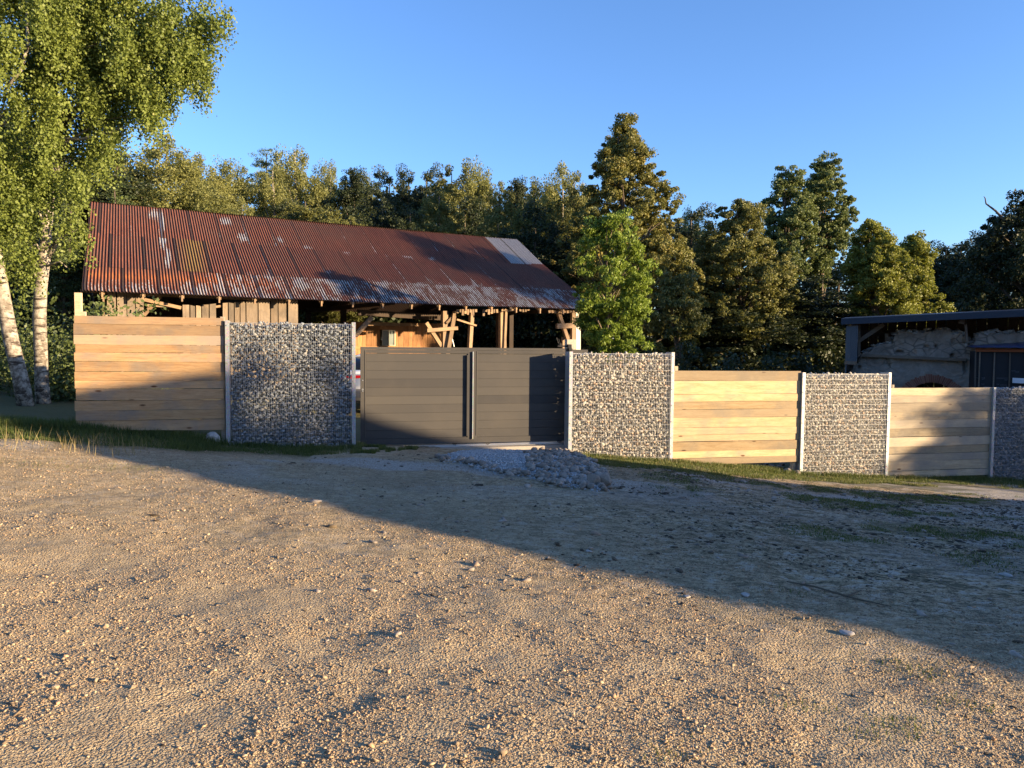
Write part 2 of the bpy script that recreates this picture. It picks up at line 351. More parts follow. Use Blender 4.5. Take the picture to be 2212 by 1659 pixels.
class MB:
    def __init__(s): s.v = []; s.f = []; s.t = []; s.n = 0
    def add(s, vs, fs, tone=None):
        t = random.random() if tone is None else tone; k = len(s.v)
        s.v += [tuple(x) for x in vs]; s.t += [t]*len(vs); s.f += [tuple(k+i for i in q) for q in fs]
    def box(s, x0, x1, y0, y1, z0, z1, tone=None):
        s.hexa([(x0, z0), (x1, z0), (x1, z1), (x0, z1)], y0, y1, tone)
    def hexa(s, q, y0, y1, tone=None, bev=0.0):
        """front polygon q [(x,z)] counter-clockwise seen from -y, extruded y0..y1"""
        n = len(q); vs = [(x, y0, z) for x, z in q]+[(x, y1, z) for x, z in q]
        fs = [tuple(range(n)), tuple(range(2*n-1, n-1, -1))]+[(i, i+n, (i+1) % n+n, (i+1) % n) for i in range(n)]
        s.add(vs, fs, tone)
    def bar(s, a, b, wd, th=None, tone=None, ref=(0, 1, 0)):
        a = Vector(a); b = Vector(b); th = th or wd; d = (b-a).normalized(); r = Vector(ref)
        if abs(d.dot(r)) > .95: r = Vector((1, 0, 0))
        p = d.cross(r).normalized()*wd/2; q = d.cross(p).normalized()*th/2
        vs = [a+p+q, a-p+q, a-p-q, a+p-q, b+p+q, b-p+q, b-p-q, b+p-q]
        s.add(vs, [(0, 1, 2, 3), (7, 6, 5, 4), (0, 4, 5, 1), (1, 5, 6, 2), (2, 6, 7, 3), (3, 7, 4, 0)], tone)
    def tube(s, pts, rad, n=8, tone=.5, cap=True):
        k = []; vs = []; pts = [Vector(p) for p in pts]
        for i, p in enumerate(pts):
            d = (pts[min(i+1, len(pts)-1)]-pts[max(i-1, 0)]).normalized()
            a = d.orthogonal().normalized() if i == 0 else (pa - d*pa.dot(d)).normalized()
            pa = a; b = d.cross(a); r = rad[i] if hasattr(rad, '__len__') else rad
            vs += [p+a*math.cos(2*math.pi*j/n)*r+b*math.sin(2*math.pi*j/n)*r for j in range(n)]
        fs = [(i*n+j, i*n+(j+1) % n, (i+1)*n+(j+1) % n, (i+1)*n+j) for i in range(len(pts)-1) for j in range(n)]
        if cap: fs += [tuple(range(n-1, -1, -1)), tuple((len(pts)-1)*n+j for j in range(n))]
        s.add(vs, fs, tone)
    def build(s, name, m, parent=None, off=(0, 0, 0), smooth=False):
        V = np.array(s.v)-np.array(off); me = bpy.data.meshes.new(name)
        me.from_pydata(V.tolist(), [], s.f)
        a = me.attributes.new('tone', 'FLOAT', 'POINT'); a.data.foreach_set('value', np.array(s.t, np.float32))
        me.materials.append(M[m])
        if smooth: me.polygons.foreach_set('use_smooth', np.ones(len(me.polygons), bool))
        me.update(); o = link(name, me, parent)
        if parent: KIDS.setdefault(parent.name, []).append(o)
        return o
# stone prototypes
def protos(n, npts, flat=.8, seed=1):
    rs = random.Random(seed); out = []
    for _ in range(n):
        bm = bmesh.new()
        for i in range(npts):
            z = rs.uniform(-1, 1); a = rs.uniform(0, 6.283); r = math.sqrt(1-z*z); k = rs.uniform(.8, 1)
            bm.verts.new((r*math.cos(a)*k, r*math.sin(a)*k*rs.uniform(.85, 1), z*k*flat))
        h = bmesh.ops.convex_hull(bm, input=bm.verts)
        bmesh.ops.delete(bm, geom=[v for v in bm.verts if not v.link_faces], context='VERTS')
        bmesh.ops.triangulate(bm, faces=bm.faces); bm.verts.index_update()
        out.append((np.array([v.co[:] for v in bm.verts]), np.array([[v.index for v in f.verts] for f in bm.faces]))); bm.free()
    return out
PR = protos(10, 15); PS = protos(10, 9, .7, 5)
def rots(n, tilt=math.pi):
    a = rng.uniform(0, 2*np.pi, n); b = rng.uniform(-tilt, tilt, n); c = rng.uniform(-tilt, tilt, n)
    ca, sa, cb_, sb, cc, sc = np.cos(a), np.sin(a), np.cos(b), np.sin(b), np.cos(c), np.sin(c); o = np.zeros(n); l = np.ones(n)
    Rz = np.stack([ca, -sa, o, sa, ca, o, o, o, l], 1).reshape(n, 3, 3)
    Rx = np.stack([l, o, o, o, cb_, -sb, o, sb, cb_], 1).reshape(n, 3, 3)
    Ry = np.stack([cc, o, sc, o, l, o, -sc, o, cc], 1).reshape(n, 3, 3)
    return Rz@Rx@Ry
def stones(name, P, sc, m, parent=None, pr=PR, tilt=math.pi, tone=None):
    n = len(P); Rm = rots(n, tilt); pid = rng.integers(0, len(pr), n)
    tone = rng.random(n) if tone is None else tone; VV = []; FF = []; TT = []; k = 0
    for i, (pv, pf) in enumerate(pr):
        ix = np.where(pid == i)[0]
        if not len(ix): continue
        v = pv[None]*sc[ix][:, None, :]; v = np.einsum('nij,nkj->nki', Rm[ix], v)+P[ix][:, None, :]
        VV.append(v.reshape(-1, 3)); FF.append((pf[None]+(np.arange(len(ix))*len(pv))[:, None, None]+k).reshape(-1, 3)); k += len(ix)*len(pv)
        TT.append(np.repeat(tone[ix], len(pv)))
    me = npmesh(name, np.concatenate(VV), [np.concatenate(FF)], m, {'tone': np.concatenate(TT)})
    return link(name, me, parent)

# ---------------------------------------------------------------- ground
def spaced(segs):
    out = []
    for a, b, s in segs: out += list(np.arange(a, b-1e-6, s))
    return np.array(out+[segs[-1][1]])
gx = np.concatenate([-np.array([400, 200, 110, 70, 48, 34, 25, 19]), spaced([(-15, -8, .12), (-8, -5, .05), (-5, 5, .028), (5, 12, .06), (12, 18, .2)]), [25, 34, 48, 70, 110, 200, 400]])
gy = np.concatenate([[-200, -60, -20, -8, -3, 0, .8], spaced([(1.4, 7, .028), (7, 11, .045), (11, 17.5, .07), (17.5, 24, .3)]), [27, 31, 37, 45, 56, 75, 110, 200, 500]])
XX, YY = np.meshgrid(gx, gy); ZZ = G(XX, YY)
fd = (YY-13.4-.253*XX)                 # distance in front of (-) the fence
edge = fbm(XX*.8, YY*.8, 4, 31)
green = sm(-1.25, -.5, fd+(edge-.5)*1.6)*1.0
green = np.where(XX < -3.0, sm(-1.7, -1.1, fd+(edge-.5)*.8), green)
green = np.where((XX > -2.7) & (XX < 1.3), 0, green)
pat = sm(.5, .64, fbm(XX*.9+3, YY*1.4, 4, 77))*sm(2, 4, XX-(8-YY)*.3)*sm(6, 8, YY)
green = np.maximum(green, pat*.7)
grit = sm(.5, .62, fbm(XX*.6, YY*.9, 4, 51))*sm(8, 11, YY)*.8
grit = np.maximum(grit, sm(.01, .05, mound(XX, YY)))
grit = np.maximum(grit, sm(.45, .6, fbm(XX*.7+9, YY, 4, 91))*sm(2.5, 6, XX)*.6)
soil = sm(.5, .7, fbm(XX*.7+5, YY*.7, 4, 13))*.35*sm(4, 9, YY)
soil = np.maximum(soil, green*.6); soil = np.where(fd > .3, .8, soil)
litter = np.clip(.35+.65*sm(-1.5, 3, XX-(8.5-YY)*.35), 0, 1)*sm(3.5, 6.5, YY+.25*XX)
nx, ny = len(gx), len(gy); idx = np.arange(nx*ny).reshape(ny, nx)
quads = np.stack([idx[:-1, :-1], idx[:-1, 1:], idx[1:, 1:], idx[1:, :-1]], -1).reshape(-1, 4)
me = npmesh('ground', np.stack([XX, YY, ZZ], -1).reshape(-1, 3), [quads], 'ground', {'grit': grit.ravel(), 'soil': soil.ravel(), 'green': green.ravel(), 'litter': litter.ravel()}, True)
tag(link('ground', me), kind='structure')

# pebbles over the yard
def scatter_pebbles():
    n = 420000
    y = 2.2*np.exp(rng.random(n)*math.log(13/2.2)); x = (rng.random(n)*2-1)*(y*.72+.6)
    cl = fbm(x*1.3, y*1.3, 4, 21); keep = rng.random(n) < (.12+1.1*sm(.38, .62, cl)); x = x[keep]; y = y[keep]; n = len(x)
    keep = (y < 12.6+.253*x); x = x[keep]; y = y[keep]; n = len(x)
    s = .0034*np.exp(rng.normal(0, .50, n))*(1+.045*y); big = rng.random(n) < .012; s[big] *= rng.uniform(1.6, 3.0, big.sum())
    s = np.minimum(s, .024)
    z = G(x, y)+s*.15
    sc = np.stack([s, s*rng.uniform(.6, 1, n), s*rng.uniform(.5, .85, n)], 1)
    o = stones('loose_gravel', np.stack([x, y, z], 1), sc, 'pebble', pr=PS, tilt=.5)
    tag(o, 'sandy beige loose gravel and small pebbles scattered over the yard', 'gravel', kind='stuff')
scatter_pebbles()

# ---------------------------------------------------------------- fence
def fbase(px): # world base z at a fence pixel column
    u, _ = FE.hit(px, 950); p = FE.w(u, 0, 0); return u, g(p.x, p.y)
def wooden_panel(ly, ry, xl, xr, conv, m, label, posts=(), cleat=(), th=.035):
    u0, _ = FE.hit(*conv(xl[0], ly[0])); root_u = u0
    zb = fbase(conv(xl[0], ly[0])[0])[1]
    root = empty('wooden_fence_panel', FE.w(root_u, .03, zb), FE.a, label, 'fence panel', 'wooden panels of the fence')
    off = (root_u, .03, zb); n = len(ly); mb = MB()
    for i in range(n-1):
        def P(side, j, y):
            xa, xb = (xl if side == 0 else xr); t = j/(n-1); return FE.hit(*conv(xa+(xb-xa)*t, y))
        a = P(0, i, ly[i]); b = P(1, i, ry[i]); c = P(1, i+1, ry[i+1]); d = P(0, i+1, ly[i+1])
        gap = .004 if random.random() < .7 else .009
        yo = random.uniform(.0, .012)+(i % 2)*.008; N = 10; je = [random.uniform(-.012, .012), random.uniform(-.01, .01)]
        top = []; bot = []; ph = random.uniform(0, 6)
        for k in range(N+1):
            t = k/N; wv = .0035*math.sin(t*5+ph)
            ex = je[0]*(1-t)+je[1]*t
            top.append((a[0]+(b[0]-a[0])*t+ex, a[1]+(b[1]-a[1])*t+wv*.3)); bot.append((d[0]+(c[0]-d[0])*t+ex, d[1]+(c[1]-d[1])*t+gap+wv))
        tn = random.random()
        vs = []; fs = []
        for k in range(N+1):
            for (x, z), y in ((bot[k], yo), (top[k], yo), (top[k], yo+th), (bot[k], yo+th)): vs.append((x, y+.03, z))
        for k in range(N):
            q = k*4
            for j in range(4): fs.append((q+j, q+4+j, q+4+(j+1) % 4, q+(j+1) % 4))
        fs += [(3, 2, 1, 0)]; q = N*4; fs += [(q, q+1, q+2, q+3)]
        mb.add(vs, fs, tn)
    bd = mb.build('boards', m, root, off)
    for (pa, pb, ytop, w_) in posts:      # timber posts behind the boards (pixel x range, top pixel)
        ua, zt = FE.hit(pa, ytop, .1); ub, _ = FE.hit(pb, ytop, .1); um = (ua+ub)/2; p = FE.w(um, .1, 0)
        q = MB(); q.box(ua, ub, .085, .085+w_, g(p.x, p.y)-.3, zt); q.build('post', 'oak_grey', root, off)
    return root
# left wooden panel
cA = lambda x, y: (137.15+.2149*x, 630.9+.2149*y)
wooden_panel([235, 315, 427, 525, 608, 697, 803, 890, 978, 1097, 1197, 1303, 1405], [262, 340, 443, 540, 617, 707, 806, 893, 975, 1087, 1185, 1280, 1392],
             (97, 115), (1609, 1620), cA, 'oak_orange', 'tall orange brown wooden fence panel nearest the birches, left of the first gabion',
             posts=[(476, 484.5, 684, .09), (161, 174.5, 632, .1), (175.5, 184, 673, .09), (228, 231, 680, .05)])
cB = lambda x, y: (1426.4+.19836*x, 740.6+.19836*y)
wooden_panel([305, 417, 563, 645, 732, 820, 930, 1008, 1087, 1188, 1268, 1335], [308, 415, 555, 635, 718, 807, 915, 988, 1060, 1158, 1230, 1300],
             (155, 137), (1546, 1516), cB, 'oak', 'sunlit yellow oak fence panel between the two gabions right of the gate',
             posts=[(1457.5, 1464, 791, .09), (1717, 1722.5, 802, .09), (1590, 1597, 804, .07)])
cD = lambda x, y: (1755.5+.2646*x, 630.9+.2646*y)
wooden_panel([785, 850, 910, 985, 1050, 1118, 1190, 1268, 1330, 1390, 1470, 1530], [780, 843, 900, 970, 1035, 1103, 1172, 1245, 1307, 1365, 1440, 1493],
             (648, 620), (1489, 1463), cD, 'oak_grey', 'half shaded greyish oak fence panel at the far right of the fence',
             posts=[(1926.5, 1931, 831, .08), (2132, 2138, 838, .08), (2030, 2036, 838, .07)])

def gabion(xl, xr, ytop, ybotl, ybotr, label, m, warm, fill_top=0.0):
    """xl, xr pixel columns of the outer edges of the two posts at mid height"""
    ul, zt = FE.hit(xl, ytop); ur, zt2 = FE.hit(xr, ytop if not isinstance(ytop, tuple) else ytop)
    W = ur-ul; p = FE.w(ul, 0, 0); zb = g(p.x, p.y); zbr = g(*FE.w(ur, 0, 0)[:2])
    root = empty('gabion_wall', FE.w(ul, 0, zb), FE.a, label, 'gabion wall', 'gabion walls of the fence')
    off = (ul, 0, zb); pw = .062; D = .22; zlo = min(zb, zbr)-.15
    for ux in (ul, ur-pw):
        q = MB(); q.box(ux, ux+pw, -.012, .045, zlo, zt+.03, .5); q.box(ux+.006, ux+pw-.006, .045, D+.03, zlo, zt+.025, .5)
        for k in range(8):
            z = zt-.05-.3*k; q.box(ux+.02, ux+.042, -.022, -.012, z-.007, z+.007, .1)
        q.build('post', 'galv', root, off)
    for yy in (0.0, D):
        q = MB(); x = ul+pw+.01
        while x < ur-pw: q.bar((x, yy, zlo), (x, yy, zt), .0028, tone=.5); x += .033
        z = zt-.004
        while z > zlo: q.box(ul+pw, ur-pw, yy-.005, yy-.002, z-.0018, z+.0018, .5); z -= .10
        q.build('wire_mesh', 'wire', root, off)
    # stones
    P = []; Sx = []
    d = .052
    for yi, y in enumerate((.036, .095, .155)):
        z = zlo
        while z < zt-.005+fill_top:
            nn = int((W-2*pw)/(d*1.05))
            for k in range(nn):
                P.append((ul+pw+.02+(k+.5)*(W-2*pw-.04)/nn+random.uniform(-.024, .024)-ul, y+random.uniform(-.006, .022), z+random.uniform(-.024, .024)-zb))
                s = random.uniform(.55, 1.3)*d*.66; Sx.append((s*random.uniform(1, 1.5), s*random.uniform(.6, .9), s))
            z += d*.83
    P = np.array(P); Sx = np.array(Sx); P[:, 1] = np.maximum(P[:, 1], .012+Sx[:, 2]*.55)
    lim = random.random
    o = stones('stone_fill', P, Sx, m, root); o['kind'] = 'stuff'
    # heap line of stones rising above the mesh
    n = 26; P = np.array([(pw+random.uniform(.02, W-2*pw-.02), random.uniform(.05, .17), zt-zb+random.uniform(-.03, .012)) for _ in range(n)])
    sc = np.array([[random.uniform(.022, .045)]*3 for _ in range(n)])*np.array([1.2, 1, .7]); stones('top_stones', P, sc, m, root)['kind'] = 'stuff'
    return root
gabion(486, 768, 696, 960, 965, 'grey gabion wall left of the gate, shaded below with a sunlit top', 'stone_shaded', 0)
gabion(1230, 1457, 763, 978, 1000, 'fully sunlit gabion wall of mixed warm stones right of the gate', 'stone_sunlit', 1)
gabion(1733.5, 1925, 808, 1027, 1033, 'sunlit gabion wall between two wooden panels on the right', 'stone_sunlit', 1)
gabion(2146, 2420, 840, 1040, 1050, 'blue grey shaded gabion wall cut off by the right picture edge', 'stone_shaded', 0)

# ---------------------------------------------------------------- gate
GO = .40
def gh(x, y): return FE.hit(*c5(x, y), GO)
gu0, gzt = gh(220, 213); gu1, _ = gh(1730, 224); _, gzb = gh(220, 940)
gl = FE.w(gu0, GO, gzb)
gate = empty('sliding_gate', gl, FE.a, 'dark anthracite metal sliding gate with two boarded fields between the gabions', 'gate')
goff = (gu0, GO, gzb)
gu2 = FE.hit(1270, 757, GO)[0]
def gu(x): return gh(x, 560)[0]
q = MB(); fy0, fy1 = GO, GO+.055
zt = gzt; zb_ = gzb+.03
q.box(gu0, gu(257), fy0, fy1, zb_, zt, .35)                      # left stile
q.box(gu(1000), gu(1066), fy0, fy1, zb_+.1, zt-.045, .35)
q.box(gu(1722), gu(1722)+.09, fy0, fy1, zb_, zt, .35)
q.box(gu(257), gu(1722), fy0, fy1, zt-.045, zt, .3)
q.box(gu(257), gu(1722), fy0+.002, fy1, zt-.105, zt-.048, .25)
q.box(gu(257), gu(1722), fy0, fy1, zb_, zb_+.1, .2)
q.build('frame', 'gate', gate, goff)
q = MB(); q.box(gu(1722)+.09, gu2, fy0, fy1, zt-.17, zt-.02, .4); q.box(gu(1722)+.09, gu2, fy0, fy1, zb_, zb_+.12, .4)
q.box(gu2-.06, gu2, fy0, fy1, zb_+.12, zt-.17, .4); q.build('tail_frame', 'gate', gate, goff)
tones = {0: [.45, .5, .45, .15, .4, .75, .4, .55, .5, .35], 1: [.45, .5, .5, .5, .65, .1, .55, .5, .45, .3]}
for side, (xa, xb) in enumerate(((257, 1000), (1066, 1722))):
    q = MB(); n = 10; z1 = zt-.107; z0 = zb_+.1; hgt = (z1-z0)/n
    for i in range(n):
        a, b = z1-hgt*(i+1), z1-hgt*i
        q.box(gu(xa), gu(xb), GO+.018, GO+.045, a+.003, b-.003, tones[side][i]); q.box(gu(xa), gu(xb), GO+.026, GO+.04, a-.003, a+.003, .0)
    q.build('board_field', 'gate', gate, goff)
for xa, xb in ((253, 259), (1061, 1067)):
    q = MB(); q.box(gu(xa), gu(xb), GO-.008, GO, zb_+.13, zt-.06, .9); q.build('edge_trim', 'gate', gate, goff)
q = MB(); q.box(gu(990), gu(1003), GO-.03, GO, zb_+.12, zt-.13, .1); q.build('groove_profile', 'gate', gate, goff)
q = MB(); q.box(gu(1031), gu(1037), GO-.035, GO, zb_+.07, zt-.07, .9); q.build('pull_bar', 'galv', gate, goff)
xk = gu(236)
for zk, r_ in ((gh(236, 457)[1], .012), (gh(236, 523)[1], .018), (gh(236, 536)[1], .011)):
    q = MB(); q.tube([(xk, GO-.006, zk), (xk, GO+.002, zk)], r_, 10); q.build('keyhole', 'steel', gate, goff)
for xx in (905, 1145, 1665):
    x, z = gh(xx, 925); q = MB(); q.tube([(x, GO+.01, gzb+.03), (x, GO+.05, gzb+.03)], .045, 14); q.build('roller', 'black', gate, goff)
# rail and its concrete footing
rr = empty('gate_rail', FE.w(gu0-.1, GO, gzb), FE.a, 'shiny steel ground rail on a concrete strip under the gate', 'rail')
ro = (gu0-.1, GO, gzb)
q = MB(); q.bar((gu0-.12, GO+.02, gzb-.02), (gu2+.2, GO+.02, gzb+.005), .03, .02, .5); q.bar((gu0-.12, GO-.03, gzb-.035), (gu2+.2, GO-.03, gzb-.012), .012, .05, .5); q.build('rail', 'steel', rr, ro)
q = MB(); q.box(gu0+.4, gu2+.3, GO-.16, GO+.22, gzb-.4, gzb-.035, .5); q.build('footing', 'concrete', rr, ro)
# gate post and guide
pu0, pz = FE.hit(1226.5, 733, .44); pu1, _ = FE.hit(1246, 733, .44)
p = FE.w((pu0+pu1)/2, .44, 0); gp = empty('gate_post', (p.x, p.y, g(p.x, p.y)), FE.a, 'pale square gate post rising between gate and sunlit gabion', 'post')
po = ((pu0+pu1)/2, .44, g(p.x, p.y))
q = MB(); q.box(pu0, pu1, .47, .62, g(p.x, p.y)-.3, pz); q.build('post_body', 'pale', gp, po)
q = MB(); gz1 = FE.hit(1215, 746, .44)[1]
q.box(pu0-.19, pu0+.05, .40, .46, gz1-.03, gz1, .5); q.hexa([(pu0+.02, gz1-.16), (pu0+.06, gz1-.16), (pu0+.05, gz1+.02), (pu0-.02, gz1+.02)], .36, .44, .5)
q.box(pu0-.17, pu0-.13, .39, .45, gz1, gz1+.035, .5); q.bar((pu0-.17, .42, gz1), (pu0-.22, .42, gz1+.14), .014); q.bar((pu0-.14, .42, gz1), (pu0-.18, .42, gz1+.12), .008)
q.build('guide_bracket', 'black', gp, po)

# ---------------------------------------------------------------- barn
bo = (0, 0, 0)
zb0 = g(*BA.w(4, 1, 0)[:2])-.1
barn = empty('open_barn', BA.w(7, 3, zb0), BA.a, 'old open timber barn under a rusty corrugated iron roof behind the gate', 'barn')
bof = (7, 3, zb0)
LEN = BA.hit(1278, 663)[0]; ze = BA.hit(600, 634)[1]
prof = [(-.25, 1.20+EYE.z), (1.0, 1.90+EYE.z), (3.1, 2.99+EYE.z), (5.08, 4.17+EYE.z)]
def ph(wv):
    return np.interp(wv, [a for a, b in prof], [b for a, b in prof])
def pix(V):
    d = V-np.array(EYE); z = d@np.array(fw); return CX+F*(d@np.array(rt))/z, CY-F*(d@np.array(up))/z
def make_roof():
    rows = [(-.25, 1.06), (.98, 3.16), (3.08, 5.1)]; VV = []; FF = []; A = {k: [] for k in ('wear', 'moss', 'fresh', 'tone', 'groove')}; k = 0
    sheet = .84; pitch = .0762; ns = int(LEN/pitch*8)
    s = np.linspace(-.03, LEN, ns+1)
    for ri, (w0, w1) in enumerate(rows):
        ws = np.linspace(w0, w1, 5 if ri else 6); SS, WW = np.meshgrid(s, ws)
        sh = np.floor((SS+.3*ri)/sheet).astype(int)
        fr = ((SS+.3*ri)/sheet) % 1
        lift = .0025*ri+.003*hsh(sh, sh*0+ri, 3)+.005*(1-fr)*(hsh(sh, sh*0+ri, 8) > .4)
        if ri == 9: lift = lift+.012*np.exp(-((WW-w0)/.2)**2)*hsh(sh, sh*0+ri, 12)
        skew = np.where(WW > 0, WW*.069*(1-SS/LEN), 0)
        sag = -.05*np.sin(SS/LEN*math.pi)*1.0-.02*np.sin(SS*1.9)*.5
        ragg = np.where(WW <= -.249, (hsh(sh, sh*0+7, 2)-.5)*.09, 0)
        ZZ_ = ph(WW)+lift+.017*np.sin(SS/pitch*2*math.pi)+sag*.7
        X = BA.o.x+BA.x.x*(SS+skew)+BA.y.x*(WW+ragg); Y = BA.o.y+BA.x.y*(SS+skew)+BA.y.y*(WW+ragg)
        px_, py_ = pix(np.stack([X, Y, ZZ_], -1).reshape(-1, 3)); px_ = px_.reshape(SS.shape); py_ = py_.reshape(SS.shape)
        nzz = fbm(SS*1.2, WW*1.2, 4, 5+ri); side = np.exp(-fr/.10)+np.exp(-(1-fr)/.12)
        wear = .02+.42*side*(hsh(sh, sh*0+ri, 22) > .5)*sm(.35, .6, nzz)
        if ri == 0: wear = .36+.30*sm(.38, .68, fbm(SS*5+4, WW*2, 4, 41))*sm(0, 4, SS+1)
        if ri == 0: wear = np.where(SS < 3.2, wear-.35*sm(.1, .5, WW), wear)
        if ri == 1: wear = wear+.35*(1-sm(.98, 1.35, WW))*(SS > 4)*nzz*1.6
        def blob(x, y, rx, ry, a):
            return a*np.exp(-(((px_-x)/rx)**2+((py_-y)/ry)**2)**2)
        if ri == 2:
            for b in ((334, 458, 18, 9, .9), (350, 480, 7, 25, .6), (490, 475, 18, 6, .9), (522, 518, 15, 9, .8), (604, 523, 12, 8, .75), (665, 541, 14, 7, .7)): wear = wear+blob(*b)
            wear = np.where((px_ > 1056+(py_-520)*1.0) & (SS > LEN-2.2), 1.6, wear)
        if ri == 1:
            for b in ((352, 520, 7, 22, .8), (363, 560, 7, 24, .9), (350, 515, 14, 9, .6), (705, 590, 14, 6, .6), (748, 540, 13, 5, .7), (878, 550, 14, 6, .7), (930, 553, 12, 5, .7), (510, 560, 26, 10, .25)): wear = wear+blob(*b)
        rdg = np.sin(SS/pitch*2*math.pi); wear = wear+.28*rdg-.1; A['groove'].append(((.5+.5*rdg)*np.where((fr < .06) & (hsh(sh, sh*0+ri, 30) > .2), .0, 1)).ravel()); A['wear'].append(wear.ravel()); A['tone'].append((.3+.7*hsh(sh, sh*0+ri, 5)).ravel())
        ms = np.where((px_ > 378) & (px_ < 456), 1, 0)*(ri == 1)*(.1+.6*np.exp(-((px_-418)/22)**2))
        A['moss'].append(ms.ravel())
        og = (ri == 0)*np.exp(-((WW-.55)/.25)**2)*(1-sm(3, 6, SS))
        A['fresh'].append(og.ravel())
        Vb = np.stack([SS+skew-bof[0], WW+ragg-bof[1], ZZ_-bof[2]], -1).reshape(-1, 3)
        VV.append(Vb); nyy, nxx = SS.shape; ii = np.arange(nyy*nxx).reshape(nyy, nxx)+k; k += nyy*nxx
        FF.append(np.stack([ii[:-1, :-1], ii[:-1, 1:], ii[1:, 1:], ii[1:, :-1]], -1).reshape(-1, 4))
    # far slope
    s2 = np.linspace(0, LEN, int(LEN/pitch*4)+1); ws = np.array([5.1, 7.5, 10.2]); SS, WW = np.meshgrid(s2, ws)
    ZZ_ = np.interp(WW, [5.1, 10.2], [ph(5.08)+.02, 2.9])+.011*np.sin(SS/pitch*2*math.pi)
    VV.append(np.stack([SS-bof[0], WW-bof[1], ZZ_-bof[2]], -1).reshape(-1, 3)); nyy, nxx = SS.shape; ii = np.arange(nyy*nxx).reshape(nyy, nxx)+k
    FF.append(np.stack([ii[:-1, :-1], ii[:-1, 1:], ii[1:, 1:], ii[1:, :-1]], -1).reshape(-1, 4))
    for a in A: A[a].append(np.full(SS.size, .2 if a == 'tone' else 0.))
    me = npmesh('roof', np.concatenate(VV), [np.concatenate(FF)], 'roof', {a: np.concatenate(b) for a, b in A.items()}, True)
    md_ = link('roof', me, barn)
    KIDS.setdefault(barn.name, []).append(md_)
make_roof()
OFF = .30     # front wall plane behind the eave
def bh(x, y, off=OFF): return BA.hit(x, y, off)
def bz(u, off=OFF): p = BA.w(u, off, 0); return g(p.x, p.y)-.15
# board runs of the front wall
runs = [[(312, 380, 725), (385, 457, 733), (458, 520, 745), (522, 583, 758)], [(862, 915, 835), (918, 957, 833), (960, 1000, 832), (1003, 1055, 825), (1058, 1108, 823)],
        [(1153, 1193, 818), (1196, 1237, 812), (1240, 1280, 808), (1282, 1322, 802), (1325, 1410, 797), (1413, 1500, 795), (1503, 1555, 785), (1558, 1618, 783), (1628, 1702, 785)]]
for rn in runs:
    q = MB()
    for a, b, t in rn:
        ua, za = bh(*c3(a, t)); ub, zb2 = bh(*c3(b, t)); yo = random.uniform(0, .02)
        q.hexa([(ua+.008, bz(ua)), (ub-.008, bz(ub)), (ub-.008, zb2+random.uniform(-.03, .02)), (ua+.008, za+random.uniform(-.02, .02))], OFF+yo-.02, OFF+yo+.006, None)
    q.build('wall_boards', 'old', barn, bof)
def bbar(name, p, q_, wpx, off=OFF, th=.12, m='beam', cv=c4):
    a = bh(*cv(*p), off); b = bh(*cv(*q_), off); wd = wpx*.2976/F*(BA.w(a[0], off, 0).y)
    mb = MB(); mb.bar((a[0], off, a[1]), (b[0], off, b[1]), wd, th); return mb.build(name, m, barn, bof)
def bpost(name, x0, x1, yt, off=OFF, th=.16, x0b=None, x1b=None, m='beamv', cv=c4, yb=955):
    a = bh(*cv(x0, yt), off); b = bh(*cv(x1, yt), off)
    x0b = x0 if x0b is None else x0b; x1b = x1 if x1b is None else x1b
    c = bh(*cv(x0b, yb), off); d = bh(*cv(x1b, yb), off)
    def ext(t, bb):
        z = bz(bb[0], off); k = (z-t[1])/(bb[1]-t[1]); return (t[0]+(bb[0]-t[0])*k, z)
    c2 = ext(a, c); d2 = ext(b, d)
    mb = MB(); mb.hexa([c2, d2, b, a], off, off+th); return mb.build(name, m, barn, bof)
# wall plate (lit, along the left part) and eave battens
mb = MB(); a = bh(*c3(120, 726), .05); b = bh(*c3(310, 738), .05); mb.bar((a[0], .05, a[1]), (b[0], .05, b[1]), .07, .08); mb.build('eave_board', 'beam', barn, bof)
mb = MB(); a = bh(*c3(455, 747)); b = bh(*c3(1505, 790)); mb.bar((a[0], OFF+.05, a[1]), (b[0], OFF+.05, b[1]), .085, .1)
mb.build('wall_plate', 'beam', barn, bof)
mb = MB(); mb.bar((LEN*.5, OFF+.06, ph(.3)-.16), (LEN-.1, OFF+.06, ph(.3)-.16), .2, .18); mb.bar((0, OFF+.1, ph(.3)-.2), (LEN*.52, OFF+.1, ph(.3)-.22), .14, .12); mb.build('wall_plate', 'darkwood', barn, bof)
for i in range(17):
    u = .4+i*(LEN-.8)/16; mb = MB()
    for wa, wb in ((-.16, 1.0), (1.0, 3.1), (3.1, 5.0)): mb.bar((u, wa, ph(wa)-.13), (u, wb+.03, ph(wb+.03)-.13), .07, .11, ref=(1, 0, 0))
    mb.box(u-.02, u+.02, -.2, -.12, ph(-.2)-.22, ph(-.2)-.05, .6)
    mb.build('rafter', 'beam', barn, bof)
bbar('brace', (580, 905), (705, 762), 30, cv=c3, off=OFF+.12)
bbar('brace', (583, 792), (852, 852), 24, cv=c3, off=OFF+.02)
bbar('brace', (600, 832), (866, 850), 16, cv=c3, off=OFF+.1)
bbar('brace', (1100, 845), (1150, 838), 16, cv=c3, off=OFF+.1)
bpost('post', 283, 298, 697, cv=c3, th=.05, yb=900); bpost('post', 228, 246, 740, cv=c3, th=.12, off=1.2, yb=900, m='darkwood')
